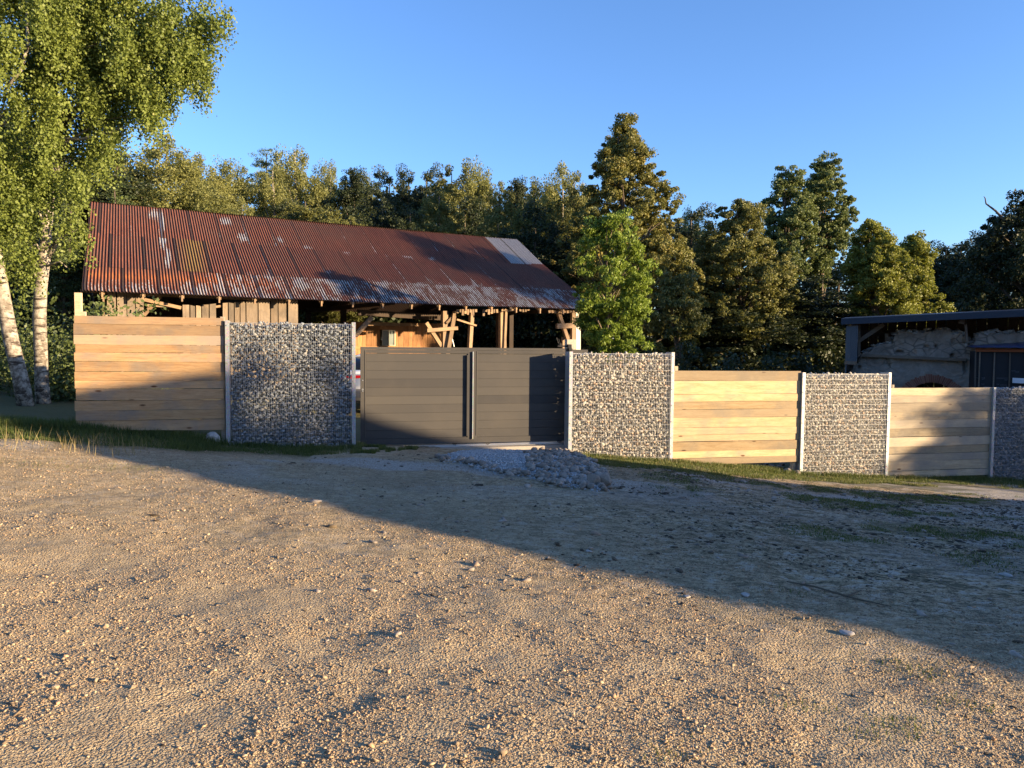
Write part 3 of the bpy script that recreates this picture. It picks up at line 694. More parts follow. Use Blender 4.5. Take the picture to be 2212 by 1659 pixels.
# open part
bpost('post', 820, 856, 690); bpost('post', 896, 922, 690, x0b=850, x1b=878, off=OFF-.1, th=.1)
bpost('post', 1024, 1049, 685, x0b=1009, x1b=1031); bpost('post', 1238, 1279, 690, off=OFF); bpost('post', 1220, 1240, 695, off=OFF+.2, m='darkwood')
bpost('post', 1272, 1288, 690, x0b=1262, x1b=1276, off=OFF-.06, th=.08)
bbar('tie_beam', (700, 832), (922, 815), 26, off=OFF-.1); bbar('tie_beam', (200, 700), (830, 740), 42, off=OFF+.9, m='darkwood'); bbar('tie_beam', (270, 785), (640, 790), 22, off=OFF+2.0)
bbar('brace', (695, 775), (805, 945), 26, off=OFF+.1); bbar('brace', (915, 752), (1057, 797), 12); bbar('brace', (300, 735), (180, 870), 34, off=OFF+.5)
bbar('iron_rod', (862, 800), (900, 950), 6, th=.02, m='galv'); bbar('brace', (840, 780), (905, 710), 18)
bbar('brace', (1657, 705), (1722, 895), 26, off=OFF, th=.12); bbar('brace', (1735, 893), (1690, 790), 20, off=OFF+.3, m='darkwood')
bbar('tie_beam', (1643, 800), (1775, 796), 36, off=OFF-.08); bpost('post', 1757, 1780, 698, th=.12); bpost('post', 1688, 1712, 880, th=.1, off=OFF+.1)
bpost('stone_pier', 1784, 1818, 700, th=.35, off=OFF+.1, m='pale')
for x in range(925, 1440, 19):      # ragged batten ends under the eave
    if random.random() < .2: continue
    h = random.uniform(12, 50)*(1 if x < 1230 else .45); a = bh(*c4(x, 678), .05); b = bh(*c4(x+random.uniform(-4, 6), 678+h), .05)
    q = MB(); q.bar((a[0], .05, a[1]), (b[0], .05, b[1]), random.uniform(.05, .09), .025); q.build('batten', 'beamv', barn, bof)
for x in range(1590, 1770, 22):
    a = bh(*c4(x, 685), .02); b = bh(*c4(x+3, 700+random.uniform(0, 8)), .02); q = MB(); q.bar((a[0], .02, a[1]), (b[0], .02, b[1]), .09, .03); q.build('batten', 'beamv', barn, bof)
# inner partition wall with window
IW = 3.9
def ih(x, y): return BA.hit(*c4(x, y), IW)
ua, zA = ih(100, 770); ub, _ = ih(812, 780); zt_ = zA+.02; q = MB(); x = ua
w0, wz1 = ih(380, 833); w1, wz0 = ih(465, 938)
while x < ub:
    wd = random.uniform(.13, .22); yo = random.uniform(0, .012); x1 = min(x+wd, ub)
    if x1 > w0 and x < w1:
        q.box(x, x1-.008, IW+yo, IW+.025+yo, bz(x, IW), wz0-.03); q.box(x, x1-.008, IW+yo, IW+.025+yo, wz1+.03, zt_)
    else: q.box(x, x1-.008, IW+yo, IW+.025+yo, bz(x, IW), zt_+random.uniform(-.01, .01))
    x = x1
q.build('partition_boards', 'larch', barn, bof)
q = MB(); q.box(ua, ub, IW-.03, IW-.001, wz0-.14, wz0-.055, .9); q.box(w0-.15, w1+.35, IW-.025, IW-.001, wz1+.035, wz1+.14, .8); q.build('rail_board', 'larch', barn, bof)
q = MB(); fr_ = .025
for a, b, c, d in ((w0, w1, wz1, wz1+fr_), (w0, w1, wz0-fr_, wz0), (w0-fr_, w0, wz0-fr_, wz1+fr_), (w1, w1+fr_, wz0-fr_, wz1+fr_), ((w0+w1)/2-.012, (w0+w1)/2+.012, wz0, wz1)): q.box(a, b, IW-.04, IW, c, d)
win = q.build('window', 'pale', barn, bof); q = MB(); q.box(w0, w1, IW-.005, IW+.005, wz0, wz1); q.build('pane', 'winglass', win, (0, 0, 0)).location = (-bof[0], -bof[1], -bof[2])
# dark side and rear of the closed bay
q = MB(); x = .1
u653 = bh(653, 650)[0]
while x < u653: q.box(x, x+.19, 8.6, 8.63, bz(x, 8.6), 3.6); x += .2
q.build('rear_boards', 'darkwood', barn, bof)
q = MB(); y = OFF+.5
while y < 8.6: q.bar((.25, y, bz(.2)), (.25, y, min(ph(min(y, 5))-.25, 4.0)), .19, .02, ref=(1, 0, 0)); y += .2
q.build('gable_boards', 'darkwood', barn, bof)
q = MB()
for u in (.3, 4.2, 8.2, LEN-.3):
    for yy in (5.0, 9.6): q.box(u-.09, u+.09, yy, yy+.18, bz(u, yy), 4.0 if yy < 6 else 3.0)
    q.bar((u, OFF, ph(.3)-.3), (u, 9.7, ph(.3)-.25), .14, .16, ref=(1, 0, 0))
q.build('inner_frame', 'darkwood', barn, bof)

# ---------------------------------------------------------------- car behind the gap of the gate
cx0 = at(772, 850, 17.7); cz = g(cx0.x, 17.9)
car = empty('parked_car', (cx0.x+.38, 17.7, cz), 0, 'white car parked in the yard, its tail glimpsed between gabion and gate', 'car')
def loft(name, secs, m, sy=1):
    """secs: list of (y, halfwidth_bottom, halfwidth_top, z0, z1)"""
    vs = []; fs = []
    for (y, wb, wt, z0, z1) in secs:
        zm = (z0+z1)/2
        vs += [(-wb, y, z0), (-wb*1.02, y, zm), (-wt, y, z1-.04), (-wt+.06, y, z1), (wt-.06, y, z1), (wt, y, z1-.04), (wb*1.02, y, zm), (wb, y, z0)]
    n = 8
    for i in range(len(secs)-1):
        for j in range(n): fs.append((i*n+j, i*n+(j+1) % n, (i+1)*n+(j+1) % n, (i+1)*n+j))
    fs += [tuple(range(n-1, -1, -1)), tuple((len(secs)-1)*n+j for j in range(n))]
    mb = MB(); mb.add(vs, fs, .5); return mb.build(name, m, car, (0, 0, 0), True)
loft('body', [(0, .78, .76, .62, 1.0), (.08, .83, .80, .40, 1.07), (.6, .86, .80, .30, 1.08), (1.6, .87, .80, .25, .98), (3.0, .87, .80, .25, .95), (3.7, .84, .76, .28, .88), (4.15, .72, .66, .35, .72)], 'carwhite')
loft('cabin', [(.25, .74, .66, 1.04, 1.09), (.75, .76, .60, 1.0, 1.40), (1.9, .77, .60, .95, 1.42), (2.8, .75, .66, .93, 1.0)], 'glassdark')
loft('roof_panel', [(.72, .60, .58, 1.375, 1.415), (1.3, .61, .60, 1.39, 1.45), (1.95, .60, .58, 1.38, 1.43)], 'carwhite')
loft('bumper', [(-.07, .78, .76, .38, .62), (.0, .84, .82, .34, .64), (.15, .87, .85, .32, .62)], 'greyplastic')
for sx in (-1, 1):
    mb = MB(); mb.hexa([(sx*.52-.22, .86), (sx*.52+.22, .90), (sx*.52+.22, .96), (sx*.52-.22, .95)], -.012, .06, .5); mb.build('tail_lamp', 'redlight', car)
    for y in (.75, 3.3):
        mb = MB(); mb.tube([(sx*.68, y, .31), (sx*.86, y, .31)], .31, 20); wh = mb.build('wheel', 'rubber', car)
        mb = MB(); mb.tube([(sx*.865, y, .31), (sx*.87, y, .31)], .2, 16); mb.build('rim', 'galv', wh)
mb = MB(); mb.box(-.26, .26, -.085, -.075, .46, .57, .5); pl = mb.build('number_plate', 'plate', car)
mb = MB(); mb.box(-.26, -.215, -.088, -.084, .46, .57, .5); mb.build('blue_band', 'plateblue', pl)

# ---------------------------------------------------------------- stone ruin with metal roof (right)
zg = g(*BU.w(2, 0, 0)[:2])-.3
bu = empty('ruined_stone_building', BU.w(0, 0, zg), BU.a, 'shaded ruined stone building with a brick arch under a dark metal roof', 'building')
bf = (0, 0, zg)
def uh(x, y, off=0.): return BU.hit(*cb(x, y), off)
out = [(340, 760), (370, 720), (380, 690), (410, 690), (420, 620), (465, 615), (470, 580), (510, 520), (530, 495), (555, 485), (600, 470), (630, 430), (690, 415), (760, 415), (830, 400), (835, 350), (860, 310), (920, 275), (1050, 275), (1150, 285), (1240, 262), (1400, 260), (1500, 285), (1580, 300), (1590, 400), (1680, 405), (1700, 340), (1760, 290), (1850, 285), (1950, 295), (2100, 290), (2300, 300), (2900, 290)]
ot = [uh(*p) for p in out]
def ruin():
    x0 = ot[0][0]-.3; x1 = ot[-1][0]; dx = .035; xs = np.arange(x0, x1, dx); zs = np.arange(zg, 3.2, dx)
    XX, ZZ = np.meshgrid(xs, zs); tx = np.interp(XX, [p[0] for p in ot], [p[1] for p in ot], left=-9)
    tx = tx+(fbm(XX*5, XX*0+3, 3, 4)-.5)*.10
    vis = ZZ < tx; mpx = .2063/F*23
    def cpt(x, y): return uh(x, y)
    dep = (fbm(XX*3, ZZ*3, 4, 8)-.5)*.10+(fbm(XX*14, ZZ*14, 2, 6)-.5)*.025
    for (x, y, rx, ry, d) in ((905, 490, 34, 16, .2), (1190, 440, 26, 14, .12), (1290, 435, 16, 18, .16), (1465, 395, 16, 30, .14), (1462, 535, 18, 22, .18), (785, 610, 26, 45, .07), (1210, 490, 40, 30, .06), (1060, 490, 20, 25, .05), (1610, 640, 22, 65, .12), (1615, 350, 30, 50, .2), (487, 655, 14, 20, .15)):
        a, b = cpt(x, y); r2 = ((XX-a)/(rx*mpx))**4+((ZZ-b)/(ry*mpx))**4; dep = dep+d*np.exp(-r2**2)
    cxa, cza = cpt(1240, 1060); ra = 250*mpx; rr2 = np.hypot(XX-cxa, ZZ-cza)
    openg = (rr2 < ra*1.01) & (ZZ > cza-.2) | ((abs(XX-cxa) < ra) & (ZZ <= cza-.2)); vis &= ~openg
    ny_, nx_ = XX.shape; ii = np.arange(nx_*ny_).reshape(ny_, nx_); ok = vis[:-1, :-1] & vis[1:, :-1] & vis[:-1, 1:] & vis[1:, 1:]
    F_ = np.stack([ii[:-1, :-1], ii[:-1, 1:], ii[1:, 1:], ii[1:, :-1]], -1)[ok]
    o = link('stone_wall', npmesh('stone_wall', np.stack([XX, dep, ZZ-zg], -1).reshape(-1, 3), [F_.reshape(-1, 4)], 'render', None, True), bu)
    mo = o.modifiers.new('thick', 'SOLIDIFY'); mo.thickness = .45; mo.offset = -1
    mb = MB(); n = 44
    for i in range(n):
        a0 = math.pi*(.04+.92*i/n); a1 = math.pi*(.04+.92*(i+.86)/n); ro_ = 335*mpx*random.uniform(.97, 1.03)
        mb.hexa([(cxa+ra*math.cos(a0), cza+ra*math.sin(a0)), (cxa+ro_*math.cos(a0), cza+ro_*math.sin(a0)), (cxa+ro_*math.cos(a1), cza+ro_*math.sin(a1)), (cxa+ra*math.cos(a1), cza+ra*math.sin(a1))][::-1], -.05+random.uniform(0, .02), .25)
    mb.build('brick_arch', 'brick', bu, bf)
    n = 150; P = []; sc = []
    for i in range(n):
        x = random.uniform(ot[2][0], ot[-2][0]); z = float(np.interp(x, [p[0] for p in ot], [p[1] for p in ot])); P.append((x, random.uniform(.05, .4), z-zg+random.uniform(-.06, .05))); s = random.uniform(.06, .13); sc.append((s*1.6, s, s*.55))
    stones('wall_top_stones', np.array(P), np.array(sc), 'rubble', bu, tilt=.3)['kind'] = 'stuff'
ruin()
a = uh(508, 528, -.1); b = uh(1600, 578, -.1); mb = MB(); mb.bar((a[0], -.1, a[1]), (b[0], -.1, b[1]), .08, .18); mb.build('ledge_beam', 'shadebeam', bu, bf)
ro_off = -.9
ra_, rb_ = BU.hit(1817, 694, ro_off), BU.hit(2212, 676, ro_off); sl_ = (rb_[1]-ra_[1])/(rb_[0]-ra_[0]); xe = rb_[0]+6
za = ra_[1]; zx = lambda x: za+(x-ra_[0])*sl_
mb = MB(); vs = []
for x in (ra_[0], xe):
    for (y, dz) in ((ro_off, -.10), (ro_off, .085), (4.2, .30), (4.2, .15)): vs.append((x, y, zx(x)+dz))
mb.add(vs, [(0, 4, 5, 1), (1, 5, 6, 2), (2, 6, 7, 3), (3, 7, 4, 0), (0, 1, 2, 3), (7, 6, 5, 4)], .5); mb.build('metal_roof', 'darkmetal', bu, bf)
# cladding at the left end
la = BU.hit(*cb(345, 400), ro_off+.15)[0]; lb = BU.hit(*cb(470, 400), ro_off+.15)[0]; zl = BU.hit(*cb(345, 590), ro_off+.15)[1]
mb = MB(); xs = np.linspace(la, lb, 13)
for i in range(12): mb.box(xs[i], xs[i+1]-.004, ro_off+.15-(.02 if i % 2 else 0), ro_off+.19, zl, zx(xs[i])-.14)
yv = ro_off+.2
while yv < 4.0: mb.box(la, la+.03, yv, yv+.14, zl-.6, zx(la)-.15); yv += .15
mb.build('cladding', 'clad', bu, bf)
mb = MB(); mb.box(la-.02, lb, ro_off+.12, ro_off+.22, zl-.10, zl-.003); mb.build('sill_beam', 'old', bu, bf)
def ubar(name, p, q_, wd, off, m='shadebeam'):
    a = uh(*p, off); b = uh(*q_, off); mb = MB(); mb.bar((a[0], off, a[1]), (b[0], off, b[1]), wd, .12); mb.build(name, m, bu, bf)
ubar('brace', (468, 390), (745, 205), .12, -.35); ubar('post', (488, 215), (488, 540), .07, -.3); ubar('post', (775, 300), (775, 378), .10, .1); ubar('post', (800, 340), (800, 378), .10, .05)
ubar('post', (1600, 205), (1618, 400), .06, -.3); ubar('post', (1592, 330), (1592, 390), .10, -.1); ubar('bracket', (1535, 165), (1590, 175), .16, -.5); ubar('post', (1635, 335), (1635, 385), .08, 0)
mb = MB(); x = la+.03
while x < xe: mb.box(x, x+.28, 3.9, 3.93, zg, zx(x)+.1); x += .3
mb.box(la, xe, 3.8, 3.88, 2.0, 2.2); mb.build('rear_wall', 'darkwood', bu, bf)
# lean-to with black membrane
lo = -1.3
def lh(x, y, off=lo): return BU.hit(*cb(x, y), off)
lt = empty('lean_to_shed', BU.w(lh(1700, 600)[0], lo, zg), BU.a, 'small black lined shed with a blue metal roof leaning on the stone ruin', 'shed')
lf = (lh(1700, 600)[0], lo, zg)
x0, _ = lh(1692, 440); x2 = lh(2212, 440)[0]+2.5; zr = lh(1692, 441)[1]; zr2 = lh(2212, 446)[1]; zs_ = (zr2-zr)/(lh(2212, 440)[0]-x0)
mb = MB(); zb1 = lambda x: zr+(x-x0)*zs_
ridge = lambda x: zb1(x)+.02+.085*(x-x0)+.02
n = 26; vs = []; fs = []
for i in range(n+1):
    x = x0-.05+(x2-x0)*i/n; k = .012*(i % 2); vs += [(x, lo-.25, zb1(x)+k), (x, .1, ridge(x)+k), (x, lo-.25, zb1(x)-.02+k), (x, .1, ridge(x)-.03+k)]
for i in range(n): q4 = i*4; fs += [(q4, q4+4, q4+5, q4+1), (q4+2, q4+3, q4+7, q4+6), (q4, q4+2, q4+6, q4+4), (q4+1, q4+5, q4+7, q4+3)]
fs += [(0, 1, 3, 2)]; mb.add(vs, fs, .5); mb.build('blue_roof', 'bluemetal', lt, lf)
mb = MB(); z1, z2 = lh(1750, 458)[1], lh(1750, 490)[1]; mb.bar((x0+.03, lo-.06, (z1+z2)/2), (x2, lo-.06, (z1+z2)/2+zs_*(x2-x0)), .09, .06); mb.build('eave_beam', 'rustbeam', lt, lf)
mb = MB(); xw = lh(1700, 600)[0]; mb.box(xw, x2, lo, lo+.03, zg, z2+.02); mb.box(xw, xw+.03, lo+.03, 0, zg, z2); mb.build('membrane_wall', 'membrane', lt, lf)
for a, b in (((1752, 495), (1738, 860)), ((1905, 500), (1892, 860)), ((2067, 500), (2057, 865)), ((2225, 500), (2220, 865)), ((1706, 490), (1700, 860))):
    p, r_ = lh(*a, lo-.03), lh(*b, lo-.03); mb = MB(); mb.bar((p[0], lo-.035, p[1]), (r_[0], lo-.035, r_[1]), .035, .03); mb.build('batten', 'shadebeam', lt, lf)
mb = MB(); p, r_ = lh(2092, 792, lo-.08), lh(2212, 797, lo-.08); dxx = r_[0]-p[0]; mb.bar((p[0], lo-.08, p[1]), (p[0]+dxx*2.6, lo-.08, p[1]+(r_[1]-p[1])*2.6), .14, .03); mb.build('white_board', 'white', lt, lf)
for (xa, ya, xb) in ((1768, 762, 1800), (1772, 776, 1800), (1926, 766, 2040), (2010, 784, 2048), (1926, 830, 1955), (1965, 838, 2030), (2080, 690, 2120), (2120, 700, 2160), (1765, 828, 1800), (1712, 764, 1735)):
    x = xa; mb = MB()
    while x < xb:
        wv = random.uniform(3, 7); p = lh(x, ya+random.uniform(-1, 1)); r_ = lh(x+wv, ya); hh = random.uniform(.012, .03)
        mb.box(p[0], r_[0], lo-.003, lo-.0005, p[1]-hh, p[1]+.008, .5); x += wv+random.uniform(2, 4)
    mb.build('faded_print', 'print', lt, lf)

# ---------------------------------------------------------------- trees
def leaves(cent, n_each, rad, size, asp=.6, flat=1.0, ctone=None, droop=0.0, tilt=None):
    cent = np.asarray(cent); k = len(cent); n = k*n_each
    c = np.repeat(cent, n_each, 0); r = np.repeat(np.broadcast_to(rad, (k,)), n_each)
    d = rng.normal(0, 1, (n, 3)); d /= np.linalg.norm(d, axis=1)[:, None]; d *= (rng.random(n)**.45)[:, None]
    p = c+d*r[:, None]*np.array([1, 1, flat])
    a = rng.normal(0, 1, (n, 3)); a[:, 2] -= droop; a /= np.linalg.norm(a, axis=1)[:, None]
    b = rng.normal(0, 1, (n, 3)); b -= a*(a*b).sum(1)[:, None]; b /= np.linalg.norm(b, axis=1)[:, None]
    s = size*rng.uniform(.6, 1.25, n)[:, None]
    q = np.stack([p-a*s, p+b*s*asp, p+a*s, p-b*s*asp], 1).reshape(-1, 3)
    ct = rng.random(k) if ctone is None else ctone
    t = np.clip(np.repeat(ct, n_each)*.5+rng.random(n)*.5, 0, 1)
    return q, np.repeat(t, 4)
def leafobj(name, q, t, m, parent=None):
    me = npmesh(name, q, [np.arange(len(q)).reshape(-1, 4)], m, {'tone': t}); o = link(name, me, parent)
    if parent: KIDS.setdefault(parent.name, []).append(o)
    return o
def lobed(cen, lob_r, per, rc, flat=.85):
    cen = np.asarray(cen); k = len(cen); r = lob_r*rng.uniform(.4, 1.4, k); c = np.repeat(cen, per, 0); rr_ = np.repeat(r, per)
    d = rng.normal(0, 1, (k*per, 3)); d[:, 2] += .25; d /= np.linalg.norm(d, axis=1)[:, None]
    p = c+d*(rr_*rng.uniform(.55, 1.05, k*per))[:, None]*np.array([1, 1, flat])
    tn = np.clip(np.repeat(rng.random(k), per)*.65+rng.random(k*per)*.35, 0, 1)
    return p, rc*rng.uniform(.5, 1.3, k*per), tn
def woodwork(root, base, top, r, limbs, m='bark', lean=0.0, nb=8):
    mb = MB(); pts = []; base = Vector(base); top = Vector(top)
    for i in range(9):
        t = i/8; p = base.lerp(top, t)+Vector((math.sin(t*5+base.x)*.12*r*8, math.cos(t*4)*.1*r*8, 0))*t; pts.append(p)
    mb.tube(pts, [r*(1-.9*i/8)+.01 for i in range(9)], nb)
    tr = mb.build('trunk', m, root, (0, 0, 0), True)
    mb = MB()
    for c in limbs:
        c = Vector(c); t = max(.15, min(.92, (c.z-base.z)/(top.z-base.z)-.18)); p0 = pts[int(t*8)].lerp(pts[min(8, int(t*8)+1)], t*8-int(t*8))
        mid = p0.lerp(c, .55)+Vector((0, 0, .12*(c-p0).length)); rr_ = r*(1-t)*.5+.012
        mb.tube([p0, mid, c], [rr_, rr_*.6, .008], 5, cap=False)
    if limbs: mb.build('limbs', m, root, (0, 0, 0), True)
def tree(name, label, cat, prof, Y, nclump, nleaf, rc, size, m, group=None, depth=1.0, r=.16, bm='bark', flat=.7, surf=.45, droop=0., asp=.6, seedx=0, trunk_px=None, tonef=None):
    """prof: [(py, xl, xr)] outline of the crown measured in the picture, at distance Y"""
    zs = []; xl = []; xr = []
    for py, a, b in prof:
        A = at(a, py, Y); B = at(b, py, Y); zs.append(A.z); xl.append(A.x); xr.append(B.x)
    zs = np.array(zs)[::-1]; xl = np.array(xl)[::-1]; xr = np.array(xr)[::-1]
    bx = (xl[0]+xr[0])/2 if trunk_px is None else at(trunk_px, 700, Y).x
    gz = g(bx, Y); root = empty(name, (bx, Y, gz), 0, label, cat, group)
    wd = (xr-xl); zz = rng.uniform(zs[0], zs[-1], nclump*4); pw_ = np.interp(zz, zs, wd); keep = rng.random(len(zz)) < pw_/wd.max(); zz = zz[keep][:nclump]
    L = np.interp(zz, zs, xl); Rr = np.interp(zz, zs, xr); cxx = (L+Rr)/2; hr = np.maximum((Rr-L)/2-rc*.55, .05)
    a = rng.uniform(0, 2*np.pi, len(zz)); rad = rng.random(len(zz))**surf
    X = cxx+hr*rad*np.cos(a); Yv = Y+hr*depth*rad*np.sin(a); cen = np.stack([X-bx, Yv-Y, zz-gz], 1)
    nl_ = len(cen)//9+3; lr = rc*1.6; c0 = cen[:nl_].copy(); c0[:, 0] = (c0[:, 0]-(cxx[:nl_]-bx))*np.maximum(.1, 1-lr*.3/np.maximum(hr[:nl_], .1))+(cxx[:nl_]-bx)
    cl, rcs, tn = lobed(c0, lr, 8, rc*.8); sp = len(cen)//2; cen = np.concatenate([cl, cen[-sp:]*np.array([1.04, 1.04, 1.0])]); rcs = np.concatenate([rcs, rc*rng.uniform(.3, .75, sp)]); tn = np.concatenate([tn, rng.random(sp)]); zz = cen[:, 2]+gz
    if tonef is not None: tn = np.clip(tonef(zz, tn), 0, 1)
    q, t = leaves(cen, nleaf, rcs, size, asp, flat, tn, droop)
    leafobj('crown', q, t, m, root)
    ci = rng.choice(len(cen), min(26, len(cen)), replace=False); topz = zs[-1]-gz
    woodwork(root, (0, 0, -.2), ((xl[-1]+xr[-1])/2-bx, 0, topz*.96), r, [cen[i] for i in ci], bm)
    return root

# birches at the left
def birch(name, label, trunk, blobs, nstr, stems=()):
    base = trunk[0][0]; bx, by = base.x, base.y; gz = g(bx, by)
    root = empty(name, (bx, by, gz), 0, label, 'tree', 'silver birches at the left'); off = (bx, by, gz)
    mb = MB(); mb.tube([p for p, r in trunk], [r for p, r in trunk], 14); mb.build('trunk', 'birchbark', root, off, True)
    mb = MB()
    for s in stems: mb.tube([p for p, r in s], [r for p, r in s], 8)
    C_ = []
    vol = np.array([b[3]**2.4 for b in blobs]); vol /= vol.sum(); pick = rng.choice(len(blobs), nstr, p=vol)
    Q = []; T = []; tw = MB()
    cen = np.array([at(b[0], b[1], b[2])[:] for b in blobs]); rad = np.array([b[3]/F*b[2] for b in blobs])
    d = rng.normal(0, 1, (nstr, 3)); d /= np.linalg.norm(d, axis=1)[:, None]; nlb = nstr//30; lp = rng.choice(len(blobs), nlb, p=vol); dl = rng.normal(0, 1, (nlb, 3)); dl /= np.linalg.norm(dl, axis=1)[:, None]
    lc = cen[lp]+dl*(rng.random(nlb)**.5*rad[lp])[:, None]*np.array([.92, .8, .92]); pk = rng.integers(0, nlb, nstr); lt_ = rng.random(nlb)
    st = lc[pk]+d*(rng.random(nstr)**.6)[:, None]*np.array([.27, .27, .22])
    ln = rng.uniform(.25, 1.0, nstr); nl = 30; tone0 = np.clip(lt_[pk]*.6+rng.random(nstr)*.35, 0, .95)
    k = np.arange(nl)/nl
    sw = rng.normal(0, .10, (nstr, 2))
    P = st[:, None, :]+np.stack([sw[:, None, 0]*k[None]+rng.normal(0, .05, (nstr, nl)), sw[:, None, 1]*k[None]+rng.normal(0, .05, (nstr, nl)), -ln[:, None]*k[None]+.15], -1)
    P = P.reshape(-1, 3)-np.array(off); q, t = leaves(P, 1, .02, .028, .78, 1, np.repeat(tone0, nl), 1.0)
    leafobj('foliage', q, t, 'lf_birch', root)
    for i in rng.choice(nstr, 60, replace=False):
        s_ = Vector(st[i]); tp = min(trunk, key=lambda pr: (pr[0]-s_).length+abs(pr[0].z-s_.z+.6)*.8); mid = tp[0].lerp(s_, .5)+Vector((0, 0, .2))
        mb.tube([tp[0], mid, s_], [min(.03, tp[1]*.5), .015, .004], 5, cap=False)
    mb.build('branches', 'birchbark', root, off, True)
    return root
Yb = 14.6
def tk(l, Y): return [(at(x, y, Y), w_*.42/F*Y) for x, y, w_ in l]
birch('silver_birch', 'right hand silver birch with an upright white trunk beside the wooden fence panel',
      tk([(95, 900, 40), (90, 820, 33), (88, 760, 32), (85, 690, 32), (88, 620, 30), (95, 560, 30), (100, 500, 26), (105, 440, 24), (112, 380, 20), (120, 320, 17), (123, 270, 14), (120, 180, 11), (135, 60, 8), (140, -60, 5)], Yb),
      [(200, 60, 14.2, 150), (330, 60, 14.4, 120), (425, 65, 14.4, 68), (300, 190, 14.2, 120), (400, 165, 14.2, 62), (425, 225, 14.2, 32), (200, 225, 14.9, 120), (120, 330, 15.1, 100), (170, 370, 13.8, 52), (235, 320, 14, 62), (320, 250, 14, 60), (395, 265, 14.2, 34), (140, 430, 13.9, 40), (150, 510, 14.3, 22), (195, 375, 14, 32), (60, 430, 13.8, 90), (40, 540, 14, 50), (460, 60, 14.6, 40), (300, -90, 14.6, 150), (405, 300, 14.3, 20), (120, 140, 15.1, 130)], 3900,
      stems=[tk([(100, 560, 14), (125, 520, 12), (150, 500, 9), (172, 495, 4)], Yb), tk([(112, 300, 10), (180, 300, 8), (235, 286, 7), (270, 273, 3)], 14.2), tk([(85, 570, 8), (40, 572, 6), (-20, 566, 4)], 14.5), tk([(100, 575, 7), (130, 565, 4), (145, 578, 2)], 14.4)])
birch('silver_birch', 'left silver birch leaning out of the picture, its trunk cut by the picture edge',
      tk([(58, 890, 42), (45, 820, 38), (25, 740, 36), (8, 650, 34), (0, 600, 32), (-14, 520, 28), (-30, 420, 24), (-35, 300, 20), (-30, 150, 16), (-10, 0, 10), (0, -90, 6)], 14.0),
      [(60, 120, 13.6, 150), (0, 300, 13.4, 130), (-80, 100, 13.8, 170), (-60, 350, 13.6, 130), (10, 470, 13.5, 75), (-60, 520, 13.8, 90), (90, 0, 13.9, 120), (40, -90, 14, 160), (60, 250, 13.4, 70)], 2700,
      stems=[tk([(15, 190, 9), (45, 150, 9), (60, 100, 8), (58, 0, 6), (60, -60, 4)], 13.5)])

# feature trees
T = tree
T('turning_maple_tree', 'tall pyramid shaped tree turning orange brown, highest crown right of the barn', 'tree',
  [(262, 1338, 1352), (290, 1310, 1385), (320, 1285, 1405), (345, 1272, 1408), (380, 1268, 1440), (420, 1262, 1462), (470, 1240, 1475), (520, 1190, 1480), (580, 1180, 1510), (640, 1190, 1535), (700, 1200, 1530), (760, 1220, 1500), (800, 1240, 1480)], 34, 1500, 130, .33, .048, 'lf_orange', r=.22, trunk_px=1360, asp=.7)
T('ash_tree', 'bright green young ash tree close behind the sunlit gabion, beside the barn end', 'tree',
  [(462, 1305, 1325), (490, 1270, 1390), (520, 1245, 1395), (560, 1232, 1405), (610, 1228, 1412), (660, 1232, 1420), (700, 1240, 1412), (740, 1250, 1400), (790, 1270, 1385)], 20.5, 330, 95, .22, .042, 'lf_ash', r=.07, depth=.8, droop=.8, trunk_px=1310, asp=.45)
T('alder_tree', 'round olive green alder right of the orange brown tree', 'tree',
  [(432, 1580, 1620), (455, 1540, 1635), (480, 1520, 1665), (520, 1505, 1680), (560, 1500, 1712), (610, 1498, 1735), (650, 1495, 1722), (700, 1505, 1700), (735, 1520, 1680)], 36, 760, 120, .33, .047, 'lf_alder', r=.2, asp=.75)
T('bushy_tree', 'low olive tree under the alder, its crown hanging over the dark undergrowth', 'tree',
  [(600, 1430, 1470), (640, 1415, 1510), (690, 1420, 1540), (730, 1430, 1530), (760, 1450, 1500)], 27, 120, 90, .32, .048, 'lf_olive', r=.1)
T('poplar_tree', 'tall blue green poplar against the sky, the left one of the pair', 'tree',
  [(372, 1688, 1712), (400, 1662, 1740), (440, 1645, 1760), (500, 1640, 1770), (560, 1645, 1770), (600, 1670, 1740)], 44, 520, 110, .34, .06, 'lf_poplar', 'poplars on the right', r=.18)
T('poplar_tree', 'tallest poplar against the sky right of its twin, crown wider at the right', 'tree',
  [(348, 1768, 1800), (375, 1750, 1812), (410, 1730, 1830), (440, 1725, 1850), (480, 1725, 1848), (530, 1730, 1840), (570, 1740, 1800), (620, 1750, 1790)], 45, 560, 110, .34, .06, 'lf_poplar', 'poplars on the right', r=.2)
T('golden_tree', 'golden green broad tree above the left end of the dark metal roof', 'tree',
  [(484, 1860, 1905), (510, 1840, 1930), (540, 1830, 1940), (580, 1822, 1960), (620, 1825, 1975), (670, 1830, 1985), (700, 1840, 1985)], 36, 420, 120, .34, .05, 'lf_gold', r=.2, asp=.75)
T('golden_tree', 'smaller golden green tree joined to the right of the broad golden one', 'tree',
  [(523, 1960, 1985), (550, 1945, 2010), (590, 1945, 2015), (620, 1950, 2025), (660, 1950, 2042), (700, 1950, 2038)], 37, 230, 120, .33, .05, 'lf_gold', r=.15, asp=.75)
T('dark_tree', 'dark shaded tree rising at the right picture edge behind the metal roof', 'tree',
  [(440, 2180, 2290), (470, 2130, 2330), (500, 2105, 2350), (560, 2070, 2360), (620, 2050, 2370), (700, 2040, 2380), (760, 2050, 2380)], 27.5, 520, 110, .42, .055, 'lf_dark', r=.25, depth=.6)  # no caster shades this crown, its shade is put into the leaf colour
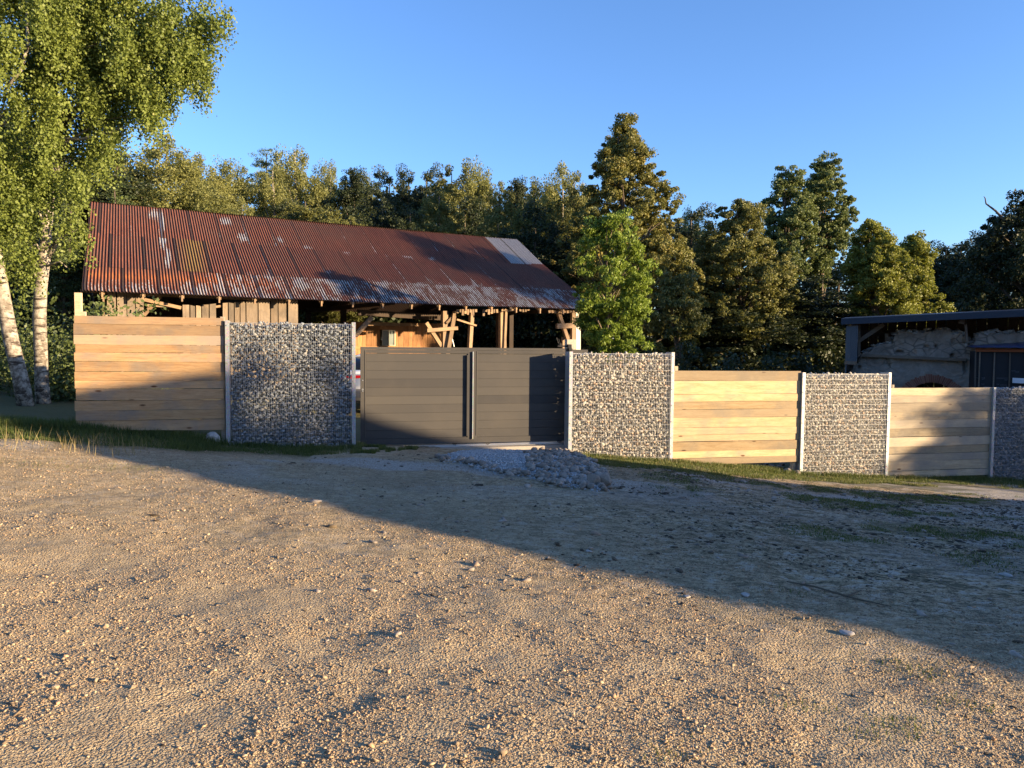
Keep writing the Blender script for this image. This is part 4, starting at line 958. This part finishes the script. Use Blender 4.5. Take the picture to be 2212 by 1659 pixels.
bt = empty('dead_branch', at(2165, 470, 27), 0, 'bare dead branch sticking up from the dark tree at the right', 'branch')
mb = MB(); b0 = at(2165, 470, 27); mb.tube([at(x, y, 27)-b0 for x, y in ((2172, 478), (2150, 455), (2130, 440), (2128, 428), (2125, 424))], [.05, .035, .025, .018, .008], 6); mb.build('wood', 'bark', bt)

# forest kinds
def kind(name, m, shape, ncl, nlf, rc, size, bm='bark', flat=.7, droop=0., asp=.6, surf=.45):
    """prototype 10 m tall, 5 m wide; base at origin"""
    root = empty(name, (0, -60, 0)); zs, ws = zip(*shape); zz = rng.uniform(zs[0], zs[-1], ncl*5); ww = np.interp(zz, zs, ws); zz = zz[rng.random(len(zz)) < ww/max(ws)][:ncl]
    ww = np.maximum(np.interp(zz, zs, ws)-rc*.5, .05); a = rng.uniform(0, 6.283, len(zz)); rd = rng.random(len(zz))**surf
    lob = 1+.22*np.sin(a*3+zz*1.3); cen = np.stack([ww*rd*lob*np.cos(a), ww*rd*lob*np.sin(a), zz], 1)
    nl_ = len(cen)//7; c0 = cen[:nl_].copy(); c0[:, :2] *= .8; cl, rcs, tn = lobed(c0, rc*1.8, 8, rc*.85); sp = len(cen)//2
    cen = np.concatenate([cl, cen[-sp:]]); rcs = np.concatenate([rcs, rc*rng.uniform(.4, .8, sp)]); tn = np.concatenate([tn, rng.random(sp)])
    q, t = leaves(cen, nlf, rcs, size, asp, flat, tn, droop); leafobj('crown', q, t, m, root)
    woodwork(root, (0, 0, -1), (0, 0, zs[-1]*.97), .16, [cen[i] for i in rng.choice(len(cen), 18, replace=False)], bm); return root
rnd = [(2.0, .8), (3, 2.0), (5, 2.6), (7, 2.4), (8.6, 1.6), (9.6, .7), (10, .2)]
tall = [(1.5, 1.2), (3, 2.1), (5, 2.4), (7, 2.0), (8.5, 1.3), (9.5, .7), (10, .2)]
con = [(1.0, 2.2), (3, 1.9), (5, 1.45), (7, .95), (8.5, .5), (9.6, .18), (10, .05)]
KD = {'birchf': kind('forest_birch', 'lf_birchfar', tall, 330, 140, .42, .047, 'birchbark', 1.2, 1.0), 'birchf2': kind('forest_birch', 'lf_birchfar', rnd, 380, 140, .45, .047, 'birchbark', 1.3, 1.0),
      'oak': kind('dark_oak', 'lf_dark', rnd, 380, 130, .46, .052), 'oak2': kind('dark_oak', 'lf_dark', tall, 330, 130, .42, .05),
      'olive': kind('forest_tree', 'lf_olive', rnd, 380, 130, .42, .05), 'olive2': kind('forest_tree', 'lf_olive', tall, 330, 130, .4, .048),
      'spruce': kind('spruce', 'lf_spruce', con, 330, 80, .42, .05, 'bark', .35, 1.2, .35, .6)}
KD['pine'] = kind('pine', 'lf_dark', [(7.6, 1.6), (8.4, 2.4), (9.3, 2.0), (10, .6)], 150, 110, .5, .06)
used = set()
KC = {'birchf': 'light green forest birch', 'birchf2': 'bushy light green birch', 'oak': 'dark round oak', 'oak2': 'dark upright oak', 'olive': 'olive green round tree', 'olive2': 'olive green upright tree', 'spruce': 'dark green spruce', 'pine': 'high stemmed pine'}
def put(k, px, py, Y, wpx, where, off=None, group='forest trees behind the barn', h=None):
    if off is None:
        tp = at(px, py, Y); x, y, zt = tp.x, Y, tp.z
    else: x, y, zt = off
    gz = g(x, y) if abs(x) < 100 else 0; proto = KD[k]
    if k in used:
        o = proto.copy(); C.objects.link(o)
        for ch in KIDS.get(proto.name, []):
            c = ch.copy(); C.objects.link(c); c.parent = o
    else: o = proto; used.add(k)
    o.location = (x, y, gz-.1); hh = zt-gz+.1; wm = wpx/F*Y if off is None else wpx
    o.scale = (wm/4.0, wm/4.0, hh/10.0); o.rotation_euler = (0, 0, random.uniform(0, 6.28))
    tag(o, f'{KC[k]} {where}', 'tree', group); return o
F1 = [('birchf2', 356, 300, 36, 150, 'directly behind the hanging right edge of the birch crown'), ('birchf2', 427, 340, 40, 100, 'in the gap right of the near birches'), ('birchf', 490, 342, 42, 95, 'second in the row above the roof ridge, left part'),
      ('spruce', 570, 318, 47, 85, 'narrow and pointed above the left half of the roof'), ('birchf', 594, 355, 42, 85, 'in front of the narrow pointed spruce'), ('birchf', 640, 316, 46, 110, 'highest birch above the middle of the roof'),
      ('birchf', 713, 346, 48, 70, 'slim and pale right of the highest birch'), ('oak2', 760, 364, 42, 90, 'standing out above the roof middle'), ('birchf', 789, 372, 54, 55, 'far and pale between two dark oaks'),
      ('oak', 838, 372, 46, 85, 'left one of three dark crowns in a row'), ('oak', 882, 371, 46, 80, 'middle one of three dark crowns in a row'), ('oak', 926, 366, 46, 80, 'right one of three dark crowns in a row'),
      ('olive', 972, 360, 43, 85, 'left of the pointed pale birch above the roof'), ('birchf', 1014, 342, 43, 95, 'pointed and pale above the right half of the roof'), ('birchf', 1050, 373, 46, 60, 'small one right of the pointed pale birch'),
      ('olive2', 1083, 393, 44, 65, 'narrow one left of a dark oak near the roof end'), ('oak2', 1114, 386, 46, 70, 'narrow one behind the silver end of the roof'), ('birchf', 1158, 382, 42, 85, 'behind the right end of the roof'),
      ('birchf2', 1215, 360, 42, 95, 'touching the left side of the orange brown tree'), ('olive', 1245, 372, 40, 70, 'half hidden by the orange brown tree'),
      ('olive', 664, 425, 34, 110, 'small bush like tree just above the roof ridge'), ('olive', 725, 455, 33, 80, 'low one touching the roof ridge at its middle'), ('birchf2', 520, 432, 34, 80, 'low one just above the left roof ridge'),
      ('olive', 948, 412, 38, 90, 'lower one in front of the dark crowns'), ('oak', 820, 405, 37, 90, 'lower one in front, left of the dark row'), ('olive2', 1079, 448, 37, 75, 'lower one right above the roof ridge near its end'), ('oak', 880, 450, 36, 100, 'low one close above the ridge'),
      ('oak', 1010, 440, 40, 100, 'low one under the pointed pale birch'), ('oak', 450, 420, 37, 90, 'low one above the left roof corner'), ('oak', 600, 440, 39, 100, 'low one under the highest birch'), ('olive2', 760, 468, 35, 70, 'smallest one peeping over the ridge'),
      ('oak', 1160, 450, 36, 110, 'low one behind the silver sheet of the roof'), ('oak', 1500, 452, 40, 110, 'between the orange brown tree and the alder'), ('birchf', 1490, 447, 46, 60, 'pale tip between orange brown tree and alder'),
      ('oak', 1700, 600, 38, 190, 'under the poplars, in deep shade'), ('oak', 1800, 600, 40, 160, 'left of the golden trees, in deep shade'), ('oak', 1600, 640, 36, 170, 'behind the alder, in deep shade'),
      ('oak', 2035, 527, 52, 110, 'far away right of the golden trees'), ('oak', 2085, 520, 50, 110, 'far away under the right hand sky edge'), ('oak', 1990, 545, 54, 110, 'far away behind the golden trees'), ('oak2', 2150, 500, 46, 130, 'behind the shaded tree at the right edge'),
      ('oak', 250, 330, 34, 130, 'behind the birch foliage above the roof corner'), ('oak', 130, 300, 32, 170, 'behind the birch trunks'), ('oak2', 20, 250, 31, 160, 'behind the leaning birch at the left edge'),
      ('spruce', 250, 400, 26, 130, 'behind the left end of the barn roof'), ('spruce', 140, 440, 21, 150, 'between the white trunk and the barn'), ('spruce', 30, 420, 22, 170, 'behind the leaning birch trunk'), ('oak', -60, 200, 27, 220, 'outside the left edge behind the birches')]
for k, px, py, Y, wd, lab in F1: put(k, px, py, Y, wd*1.7, lab)
# undergrowth masses
def mass(name, label, n, fx, size, m, nleaf=60, rc=.5):
    P = np.array([fx() for _ in range(n)]); q, t = leaves(P, nleaf, rc, size, .65, .8); tag(leafobj(name, q, t, m), label, 'undergrowth', kind='stuff')
def f_a():
    x = random.uniform(-26, 34); y = random.uniform(33, 39); return (x, y, g(x, y)+random.uniform(0, 3.6)*random.random()**.5)
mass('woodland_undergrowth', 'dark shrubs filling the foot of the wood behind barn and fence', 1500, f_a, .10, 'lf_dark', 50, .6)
def f_d():
    x = random.uniform(-34, 42); y = random.uniform(50, 56); px_ = CX+F*x/y; top = np.interp(px_, [0, 300, 500, 700, 1000, 1250, 1500, 1700, 1850, 2000, 2212], [300, 340, 400, 400, 410, 420, 500, 560, 570, 560, 520])
    zt_ = at(px_, float(top), y).z; return (x, y, random.uniform(0, zt_))
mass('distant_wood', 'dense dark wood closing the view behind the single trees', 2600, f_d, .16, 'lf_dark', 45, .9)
def f_b():
    x = random.uniform(-17, -7.4); y = random.uniform(15.0, 21) if x < -9.2 else random.uniform(15, 16.2); return (x, y, g(x, y)+random.uniform(.1, 2.2)*random.random())
mass('hedge_undergrowth', 'dark brambles and shrubs at the foot of the birches on the left', 620, f_b, .045, 'lf_spruce', 50, .35)
def f_c():
    x = random.uniform(4.5, 14); y = random.uniform(24.5, 28); return (x, y, g(x, y)+random.uniform(0, 2.6)*random.random()**.6)
mass('shrubs', 'dark shaded shrubs behind the right part of the fence', 420, f_c, .07, 'lf_dark', 50, .45)

# ---------------------------------------------------------------- things outside the frame that cast the evening shadows
TE = math.tan(ELEV); A1 = Vector((TR.x, TR.y, 0)); A2 = Vector((-TR.y, TR.x, 0)); A2 = -A2 if A2.y < 0 else A2
def vH(x, y, z): p = Vector((x, y, 0)); return p.dot(A2), z+p.dot(A1)*TE
def gp_(px, py, Y): p = at(px, py, Y); return vH(p.x, p.y, p.z)
def gpt(px, py):     # ground point at pixel
    Y = 3.
    for _ in range(400):
        p = at(px, py, Y)
        if p.z < g(p.x, p.y): break
        Y += .05
    return vH(p.x, p.y, p.z)
def fpt(px, py, off=0.): u, z = FE.hit(px, py, off); p = FE.w(u, off, 0); return vH(p.x, p.y, z)
lineA = [gpt(2212, 1480), gpt(1900, 1375), gpt(1500, 1290), gpt(1106, 1192), gpt(700, 1095), gpt(400, 1025)]
k1 = np.polyfit([a for a, b in lineA], [b for a, b in lineA], 1)
wallp = [fpt(250, 838), fpt(400, 815), fpt(480, 778), fpt(505, 765), fpt(560, 745), fpt(590, 738), fpt(640, 744), fpt(690, 752), fpt(730, 743), fpt(765, 740)]
gatep = [fpt(785, 885, GO), fpt(850, 915, GO), fpt(940, 938, GO), fpt(1010, 955, GO)]
lineB = [gpt(1320, 1035), gpt(1750, 1048), gpt(2212, 1082)]
print('SHADOW A', [(round(a, 2), round(b, 2)) for a, b in lineA], 'wall', [(round(a, 2), round(b, 2)) for a, b in wallp], 'gate', [(round(a, 2), round(b, 2)) for a, b in gatep], 'B', [(round(a, 2), round(b, 2)) for a, b in lineB])
def caster_house():
    D = 17.0; L = 8.0
    v0 = 3.0; h0 = float(np.polyval(k1, v0)); pts = [(v0, h0)]+sorted(lineA)+[(7.3, 1.2), (7.6, 1.6), (8.1, 2.2), (8.63, 2.4)]
    pts += [(wallp[2][0], wallp[2][1]-.15), (wallp[8][0], wallp[8][1]-.25), (gatep[0][0]-.35, gatep[0][1]+.25)]+gatep[1:]+lineB+[(lineB[-1][0]+.6, lineB[-1][1]-.3)]
    print('PTS', [(round(a,2), round(b,2)) for a, b in pts], 'L', fpt(163, 835)); pts = sorted(pts); zz = [h+D*TE for v, h in pts]
    o = -A1*D; root = empty('neighbour_house', (o+A2*9).to_tuple()[:2]+(-1.,), 0, 'rendered house with long tiled roofs standing right of the camera', 'house'); of = np.array(root.location)
    mb = MB(); n = len(pts); vs = []
    for d in (0, L):
        for (v, h), z in zip(pts, zz): vs.append(-A1*(D+d)+A2*v+Vector((0, 0, z-.12)))
        for (v, h) in pts: vs.append(-A1*(D+d)+A2*v+Vector((0, 0, -3)))
    fs = [tuple(list(range(n))+list(range(2*n-1, n-1, -1))), tuple([2*n+i for i in (list(range(n))+list(range(2*n-1, n-1, -1)))][::-1])]
    fs += [(0, 2*n, 3*n, n), (n-1, 2*n-1, 4*n-1, 3*n-1)]
    mb.add(vs, fs, .5); mb.build('wall', 'plaster', root, of)
    mb = MB(); vs = []
    for d in (0, L+.3):
        for e in (-.12, 0):
            for (v, h), z in zip(pts, zz): vs.append(-A1*(D+d)+A2*v+Vector((0, 0, z+e)))
    fs = []
    for i in range(n-1):
        fs += [(n+i, n+i+1, 3*n+i+1, 3*n+i), (i, 2*n+i, 2*n+i+1, i+1), (i, i+1, n+i+1, n+i), (2*n+i, 3*n+i, 3*n+i+1, 2*n+i+1)]
    fs += [(0, n, 3*n, 2*n), (n-1, 3*n-1, 4*n-1, 2*n-1)]
    mb.add(vs, fs, .5); mb.build('roof', 'tile', root, of)
caster_house()
def cast(k, v, H, D, wd, lab):
    p = -A1*D+A2*v; put(k, 0, 0, 0, wd, lab, (p.x, p.y, H+D*TE), 'trees right of the yard')
pk = max(b for a, b in wallp)
for i, (v, H) in enumerate([wallp[3], wallp[5], wallp[8]]): cast('oak', v, H-.18, 30+i*2, 1.5, f'behind the neighbour house, number {i+1}')
cast('oak', fpt(2085, 870)[0]+.55, .9, 24, 2.6, 'right of the camera beside the house end')
for v, H, wd in ((20.0, .75, 4.5), (22.8, 1.5, 3.6), (25.2, 2.3, 3.6), (18.6, -.4, 3.4), (21, -.3, 3), (24, .6, 3), (27.9, 3.4, 3)): cast('oak', v, H, 21, wd, f'in the dense row right of the fence end, near {v:.0f} m')
for v, H, wd in ((25.2, 7.2, 2.0), (26.7, 6.5, 2.2)): cast('pine', v, H, 24, wd, f'standing above the dense row, near {v:.0f} m')
for v, H, wd in ((54.0, 7.0, 9), (60.0, 8.0, 9)): cast('oak', v, H, 22, wd, 'last of the dense row')

for i, (x, y, h, wd) in enumerate([(-34, -10, 11, 9), (-27, -17, 13, 9), (-19, -20, 12, 9), (-11, -22, 14, 9), (-3, -21, 12, 9), (5, -23, 14, 9), (13, -22, 13, 9), (21, -23, 14, 9), (30, -22, 13, 9), (-38, 0, 12, 9), (-36, 10, 12, 9)]):  # unseen tree row added to block low sky light and deepen the shade
    put('oak' if i % 2 else 'olive', 0, 0, 0, wd, f'{["first", "second", "third", "fourth", "fifth", "sixth", "seventh", "eighth", "ninth", "tenth", "eleventh"][i]} of the added sky blocking row behind the camera, counted from the left', (x, y, h), 'added trees behind the camera')
# ---------------------------------------------------------------- grass, stones, branch
def blades(P, h, m='grass', wd=.006, tb=0.0):
    n = len(P); a = rng.uniform(0, 6.283, n); ln = rng.normal(0, .35, n)*h; b = rng.uniform(0, 6.283, n)
    dx = np.cos(a)*wd; dy = np.sin(a)*wd; top = P+np.stack([np.cos(b)*ln, np.sin(b)*ln, h], 1)
    V = np.stack([P-np.stack([dx, dy, 0*dx], 1), P+np.stack([dx, dy, 0*dx], 1), top], 1).reshape(-1, 3)
    t = np.clip(rng.random(n)*.75+tb+.25*(vnoise(P[:, 0]*2, P[:, 1]*2, 4)), 0, 1)
    return V, np.repeat(t, 3)
def grass():
    VV = []; TT = []
    n = 380000; x = rng.uniform(-12, 12.5, n); f = -rng.random(n)**1.2*2.8+.35; y = 13.4+.253*x+f
    e = fbm(x*.8, y*.8, 4, 31); lim = np.where(x < -3, -1.35+(.5-e)*1.2, -1.25+(.5-e)*2.0)
    d = sm(.35, .6, fbm(x*2.5, y*2.5, 3, 61)); keep = (f > lim) & (rng.random(n) < .25+d) & ~((x > -2.5) & (x < 1.25)) & (mound(x, y) < .01)
    x = x[keep]; y = y[keep]; f = f[keep]; h = rng.uniform(.02, .06, len(x))*(1+.9*(f > -.25))*(1+.5*(x < -4.5)*(f > -1.0))
    V, t = blades(np.stack([x, y, G(x, y)-.01], 1), h, tb=np.where(x < -3, -.12, .12)); VV.append(V); TT.append(t)
    n = 26000; x = rng.uniform(-3.2, -1.6, n); y = 13.4+.253*x+rng.uniform(-.9, .2, n); k = fbm(x*3, y*3, 3, 9) > .5; x = x[k]; y = y[k]
    V, t = blades(np.stack([x, y, G(x, y)-.01], 1), rng.uniform(.02, .07, len(x))); VV.append(V); TT.append(t)
    n = 420000; y = rng.uniform(4.5, 13, n); x = rng.uniform(-1, 9.8, n)
    pt = sm(.5, .62, fbm(x*.9+3, y*1.4, 4, 77))*sm(2, 4, x-(8-y)*.3)*sm(6.2, 8, y)*sm(.42, .55, fbm(x*4, y*4, 2, 3)); k = rng.random(n) < pt; x = x[k]; y = y[k]
    V, t = blades(np.stack([x, y, G(x, y)-.005], 1), rng.uniform(.008, .032, len(x)), wd=.006, tb=.1); VV.append(V); TT.append(t)
    # tufts
    P = []
    for px, py, Y in [(1950, 1440, 4.0), (1960, 1575, 3.2), (1990, 1460, 3.9), (1900, 1600, 3.1), (1930, 1580, 3.2), (2080, 1530, 3.4), (1730, 1535, 3.35), (1720, 1280, 5), (1450, 1630, 2.95), (640, 985, 11), (700, 975, 11.6), (260, 1010, 10.5), (330, 1015, 10.4), (110, 1008, 10.4), (40, 1000, 10.6)]:
        c = at(px, py, 1); 
        Yp = 2.5
        while at(px, py, Yp).z > g(at(px, py, Yp).x, Yp) and Yp < 14: Yp += .05
        c = at(px, py, Yp); m_ = 60 if Yp < 6 else 120; r_ = .09 if Yp < 6 else .3
        P.append(np.stack([c.x+rng.normal(0, r_, m_), c.y+rng.normal(0, r_*.6, m_)], 1))
    P = np.concatenate(P); V, t = blades(np.stack([P[:, 0], P[:, 1], G(P[:, 0], P[:, 1])-.005], 1), rng.uniform(.012, .04, len(P)), wd=.003, tb=.15); VV.append(V); TT.append(t)
    V = np.concatenate(VV); me = npmesh('grass', V, [np.arange(len(V)).reshape(-1, 3)], 'grass', {'tone': np.concatenate(TT)})
    tag(link('grass', me), 'short dry green grass along the fence foot and in patches on the yard', 'grass', kind='stuff')
    # tall dry stems at the left
    n = 260; x = rng.uniform(-8.6, -5.0, n); y = 13.4+.253*x-rng.uniform(1.2, 2.2, n); V, t = blades(np.stack([x, y, G(x, y)], 1), rng.uniform(.12, .3, n), wd=.004, tb=.9)
    tag(link('dry_grass_stems', npmesh('dry_grass_stems', V, [np.arange(len(V)).reshape(-1, 3)], 'grass', {'tone': t})), 'tall dry straw coloured grass stems by the left grass edge', 'grass', kind='stuff')
grass()
def gpos(px, py):
    Y = 2.4
    while Y < 16:
        p = at(px, py, Y)
        if p.z <= g(p.x, p.y): break
        Y += .03
    return Vector((p.x, p.y, g(p.x, p.y)))
def rock(px, py, s, m, label, cat='rock', group=None, name='rock', sq=(1, .8, .7), seed=None):
    p = gpos(px, py); bm = bmesh.new(); bmesh.ops.create_icosphere(bm, subdivisions=3, radius=1); rs = random.Random(seed or px)
    pl_ = [(Vector((rs.gauss(0, 1), rs.gauss(0, 1), rs.gauss(0, 1))).normalized(), rs.uniform(.6, .85)) for _ in range(12)]
    for v in bm.verts:
        for d, k in pl_:
            e = v.co.dot(d)-k
            if e > 0: v.co -= d*e*.92
        v.co.x *= s*sq[0]; v.co.y *= s*sq[1]; v.co.z *= s*sq[2]
    me = bpy.data.meshes.new(name); bm.to_mesh(me); bm.free(); a = me.attributes.new('tone', 'FLOAT', 'POINT'); a.data.foreach_set('value', np.full(len(me.vertices), rs.uniform(.2, .7), np.float32))
    me.materials.append(M[m]); o = link(name, me, None, p+Vector((0, 0, s*sq[2]*.45))); o.rotation_euler = (0, 0, rs.uniform(0, 3)); tag(o, label, cat, group); return o
rock(459, 957, .145, 'boulder', 'pale rounded boulder in the grass under the left wooden fence panel', 'boulder', name='boulder', sq=(1.1, .8, .85)).rotation_euler = (0, 0, .2)
rock(1305, 1050, .13, 'rubble_brown', 'large brown block at the right tip of the rubble heap', name='rock', sq=(1, .9, .95))
rock(1281, 1048, .11, 'rubble_brown', 'brown block second from the right tip of the rubble heap', name='rock', sq=(.8, .9, 1.05))
rock(1240, 974, .09, 'rubble_brown', 'brown rock at the foot of the galvanised post right of the gate', name='rock')
for i, (x, y, s) in enumerate([(1700, 1022, .10), (1722, 1026, .09), (1684, 1014, .085), (1668, 1010, .075), (1650, 1010, .06), (1710, 1012, .07), (1655, 1004, .06), (1690, 1003, .08), (1735, 1018, .07), (1640, 1001, .05)]):
    rock(x, y, s, 'rubble_brown', 'brown stone in the small heap under the sunlit oak fence panel', 'rock', 'stones heaped under the oak panel', seed=i+1)
for px, py, s, lb in [(1272, 1192, .05, 'flat grey stone in the shaded yard below the rubble heap'), (1485, 1290, .05, 'flat whitish stone just above the diagonal shadow edge'), (1610, 1287, .06, 'flat whitish stone right of the shadow edge, middle of yard'), (1830, 1372, .07, 'flat pale stone on the shadow edge at the right'),
                      (2170, 1245, .09, 'flat pale rock at the right picture edge in shadow'), (287, 1492, .018, 'yellowish pebble left in the foreground'), (120, 1490, .022, 'orange pebble in the lower left foreground'), (228, 1358, .022, 'pale pebble left of the foreground centre'), (208, 1476, .02, 'rust coloured pebble in the lower left foreground'), (1085, 1632, .025, 'pale pebble at the lower picture edge')]:
    rock(px, py, s, 'pebble' if s < .03 else 'boulder', lb, 'stone', name='stone', sq=(.7, .55, .22) if s > .03 else (.8, .7, .6))
# rubble heap
def rubble():
    n = 20000; x = rng.uniform(HEAP[:, 0].min(), HEAP[:, 0].max(), n); y = rng.uniform(HEAP[:, 1].min(), min(13.5, HEAP[:, 1].max()), n); m_ = mound(x, y); k = (m_ > .004) & (rng.random(n) < .25+12*m_); x = x[k]; y = y[k]; n = len(x)
    m_ = m_[k]; rim = (m_ < .05) & (mound(x, y-.35) < .01); s = rng.uniform(.008, .022, n); s = np.where(rim & (rng.random(n) < .10), rng.uniform(.04, .075, n), s)
    s = np.where((x > HEAP[:, 0].max()-1.2) & (rng.random(n) < .05), rng.uniform(.04, .08, n), s)
    P = np.stack([x, y, G(x, y)+s*.35], 1); sc = np.stack([s*1.15, s, s*.75], 1); tone = rng.random(n)*.85
    big = s > .038
    tag(stones('rubble_heap', P[~big], sc[~big], 'rubble', tilt=.6, tone=tone[~big]), 'grey crushed stone heap spread in front of the gate', 'gravel heap', kind='stuff')
    tag(stones('edge_rubble', P[big], sc[big], 'rubble_brown', tilt=.6, tone=tone[big]), 'larger brown and grey stones edging the crushed stone heap', 'rubble', kind='stuff')
rubble()
a = gpos(1700, 1262); b = gpos(1925, 1318); st = empty('fallen_branch', a, 0, 'thin dark fallen branch lying in the shaded part of the yard', 'branch')
mb = MB(); mb.tube([Vector((0, 0, .02)), (b-a)*.3+Vector((0, .05, .02)), (b-a)*.65+Vector((0, -.02, .02)), (b-a)+Vector((0, 0, .02))], [.005, .008, .007, .003], 6); mb.tube([(b-a)*.6+Vector((0, 0, .02)), (b-a)*.7+Vector((.1, .16, .03))], [.007, .003], 5); mb.build('wood', 'bark', st)

def yard_stones():
    n = 2600; y = rng.uniform(4, 12.5, n); x = rng.uniform(-2, 9.5, n); k = (rng.random(n) < .35+.65*sm(1, 4, x-(7-y)*.4)) & (x < y*.72) & (mound(x, y) < .001) & (y < 12.6+.253*x); x = x[k]; y = y[k]
    s_ = .009*np.exp(rng.normal(0, .5, len(x)))*(1+.08*y); sc = np.stack([s_*1.4, s_, s_*.55], 1)
    tag(stones('scattered_stones', np.stack([x, y, G(x, y)+s_*.12], 1), sc, 'rubble_brown', tilt=.25), 'grey flat stones scattered over the shaded right part of the yard', 'stones', kind='stuff')
yard_stones()
def clods():
    n = 26000; y = rng.uniform(2.6, 12.5, n); x = rng.uniform(-4, 9.5, n); cl = fbm(x*1.1+7, y*1.1, 3, 44)
    k = (rng.random(n) < (.06+.94*sm(0, 4, x-(6-y)*.3))*sm(.40, .60, cl)) & (x < y*.72) & (mound(x, y) < .001) & (y < 12.8+.253*x); x = x[k]; y = y[k]
    s_ = .0075*np.exp(rng.normal(0, .5, len(x)))*(1+.07*y); sc = np.stack([s_*1.5, s_, s_*.55], 1)
    tag(stones('earth_clods', np.stack([x, y, G(x, y)+s_*.1], 1), sc, 'clod', tilt=.25), 'dark brown earth clods and litter scattered over the yard', 'soil', kind='stuff')
clods()
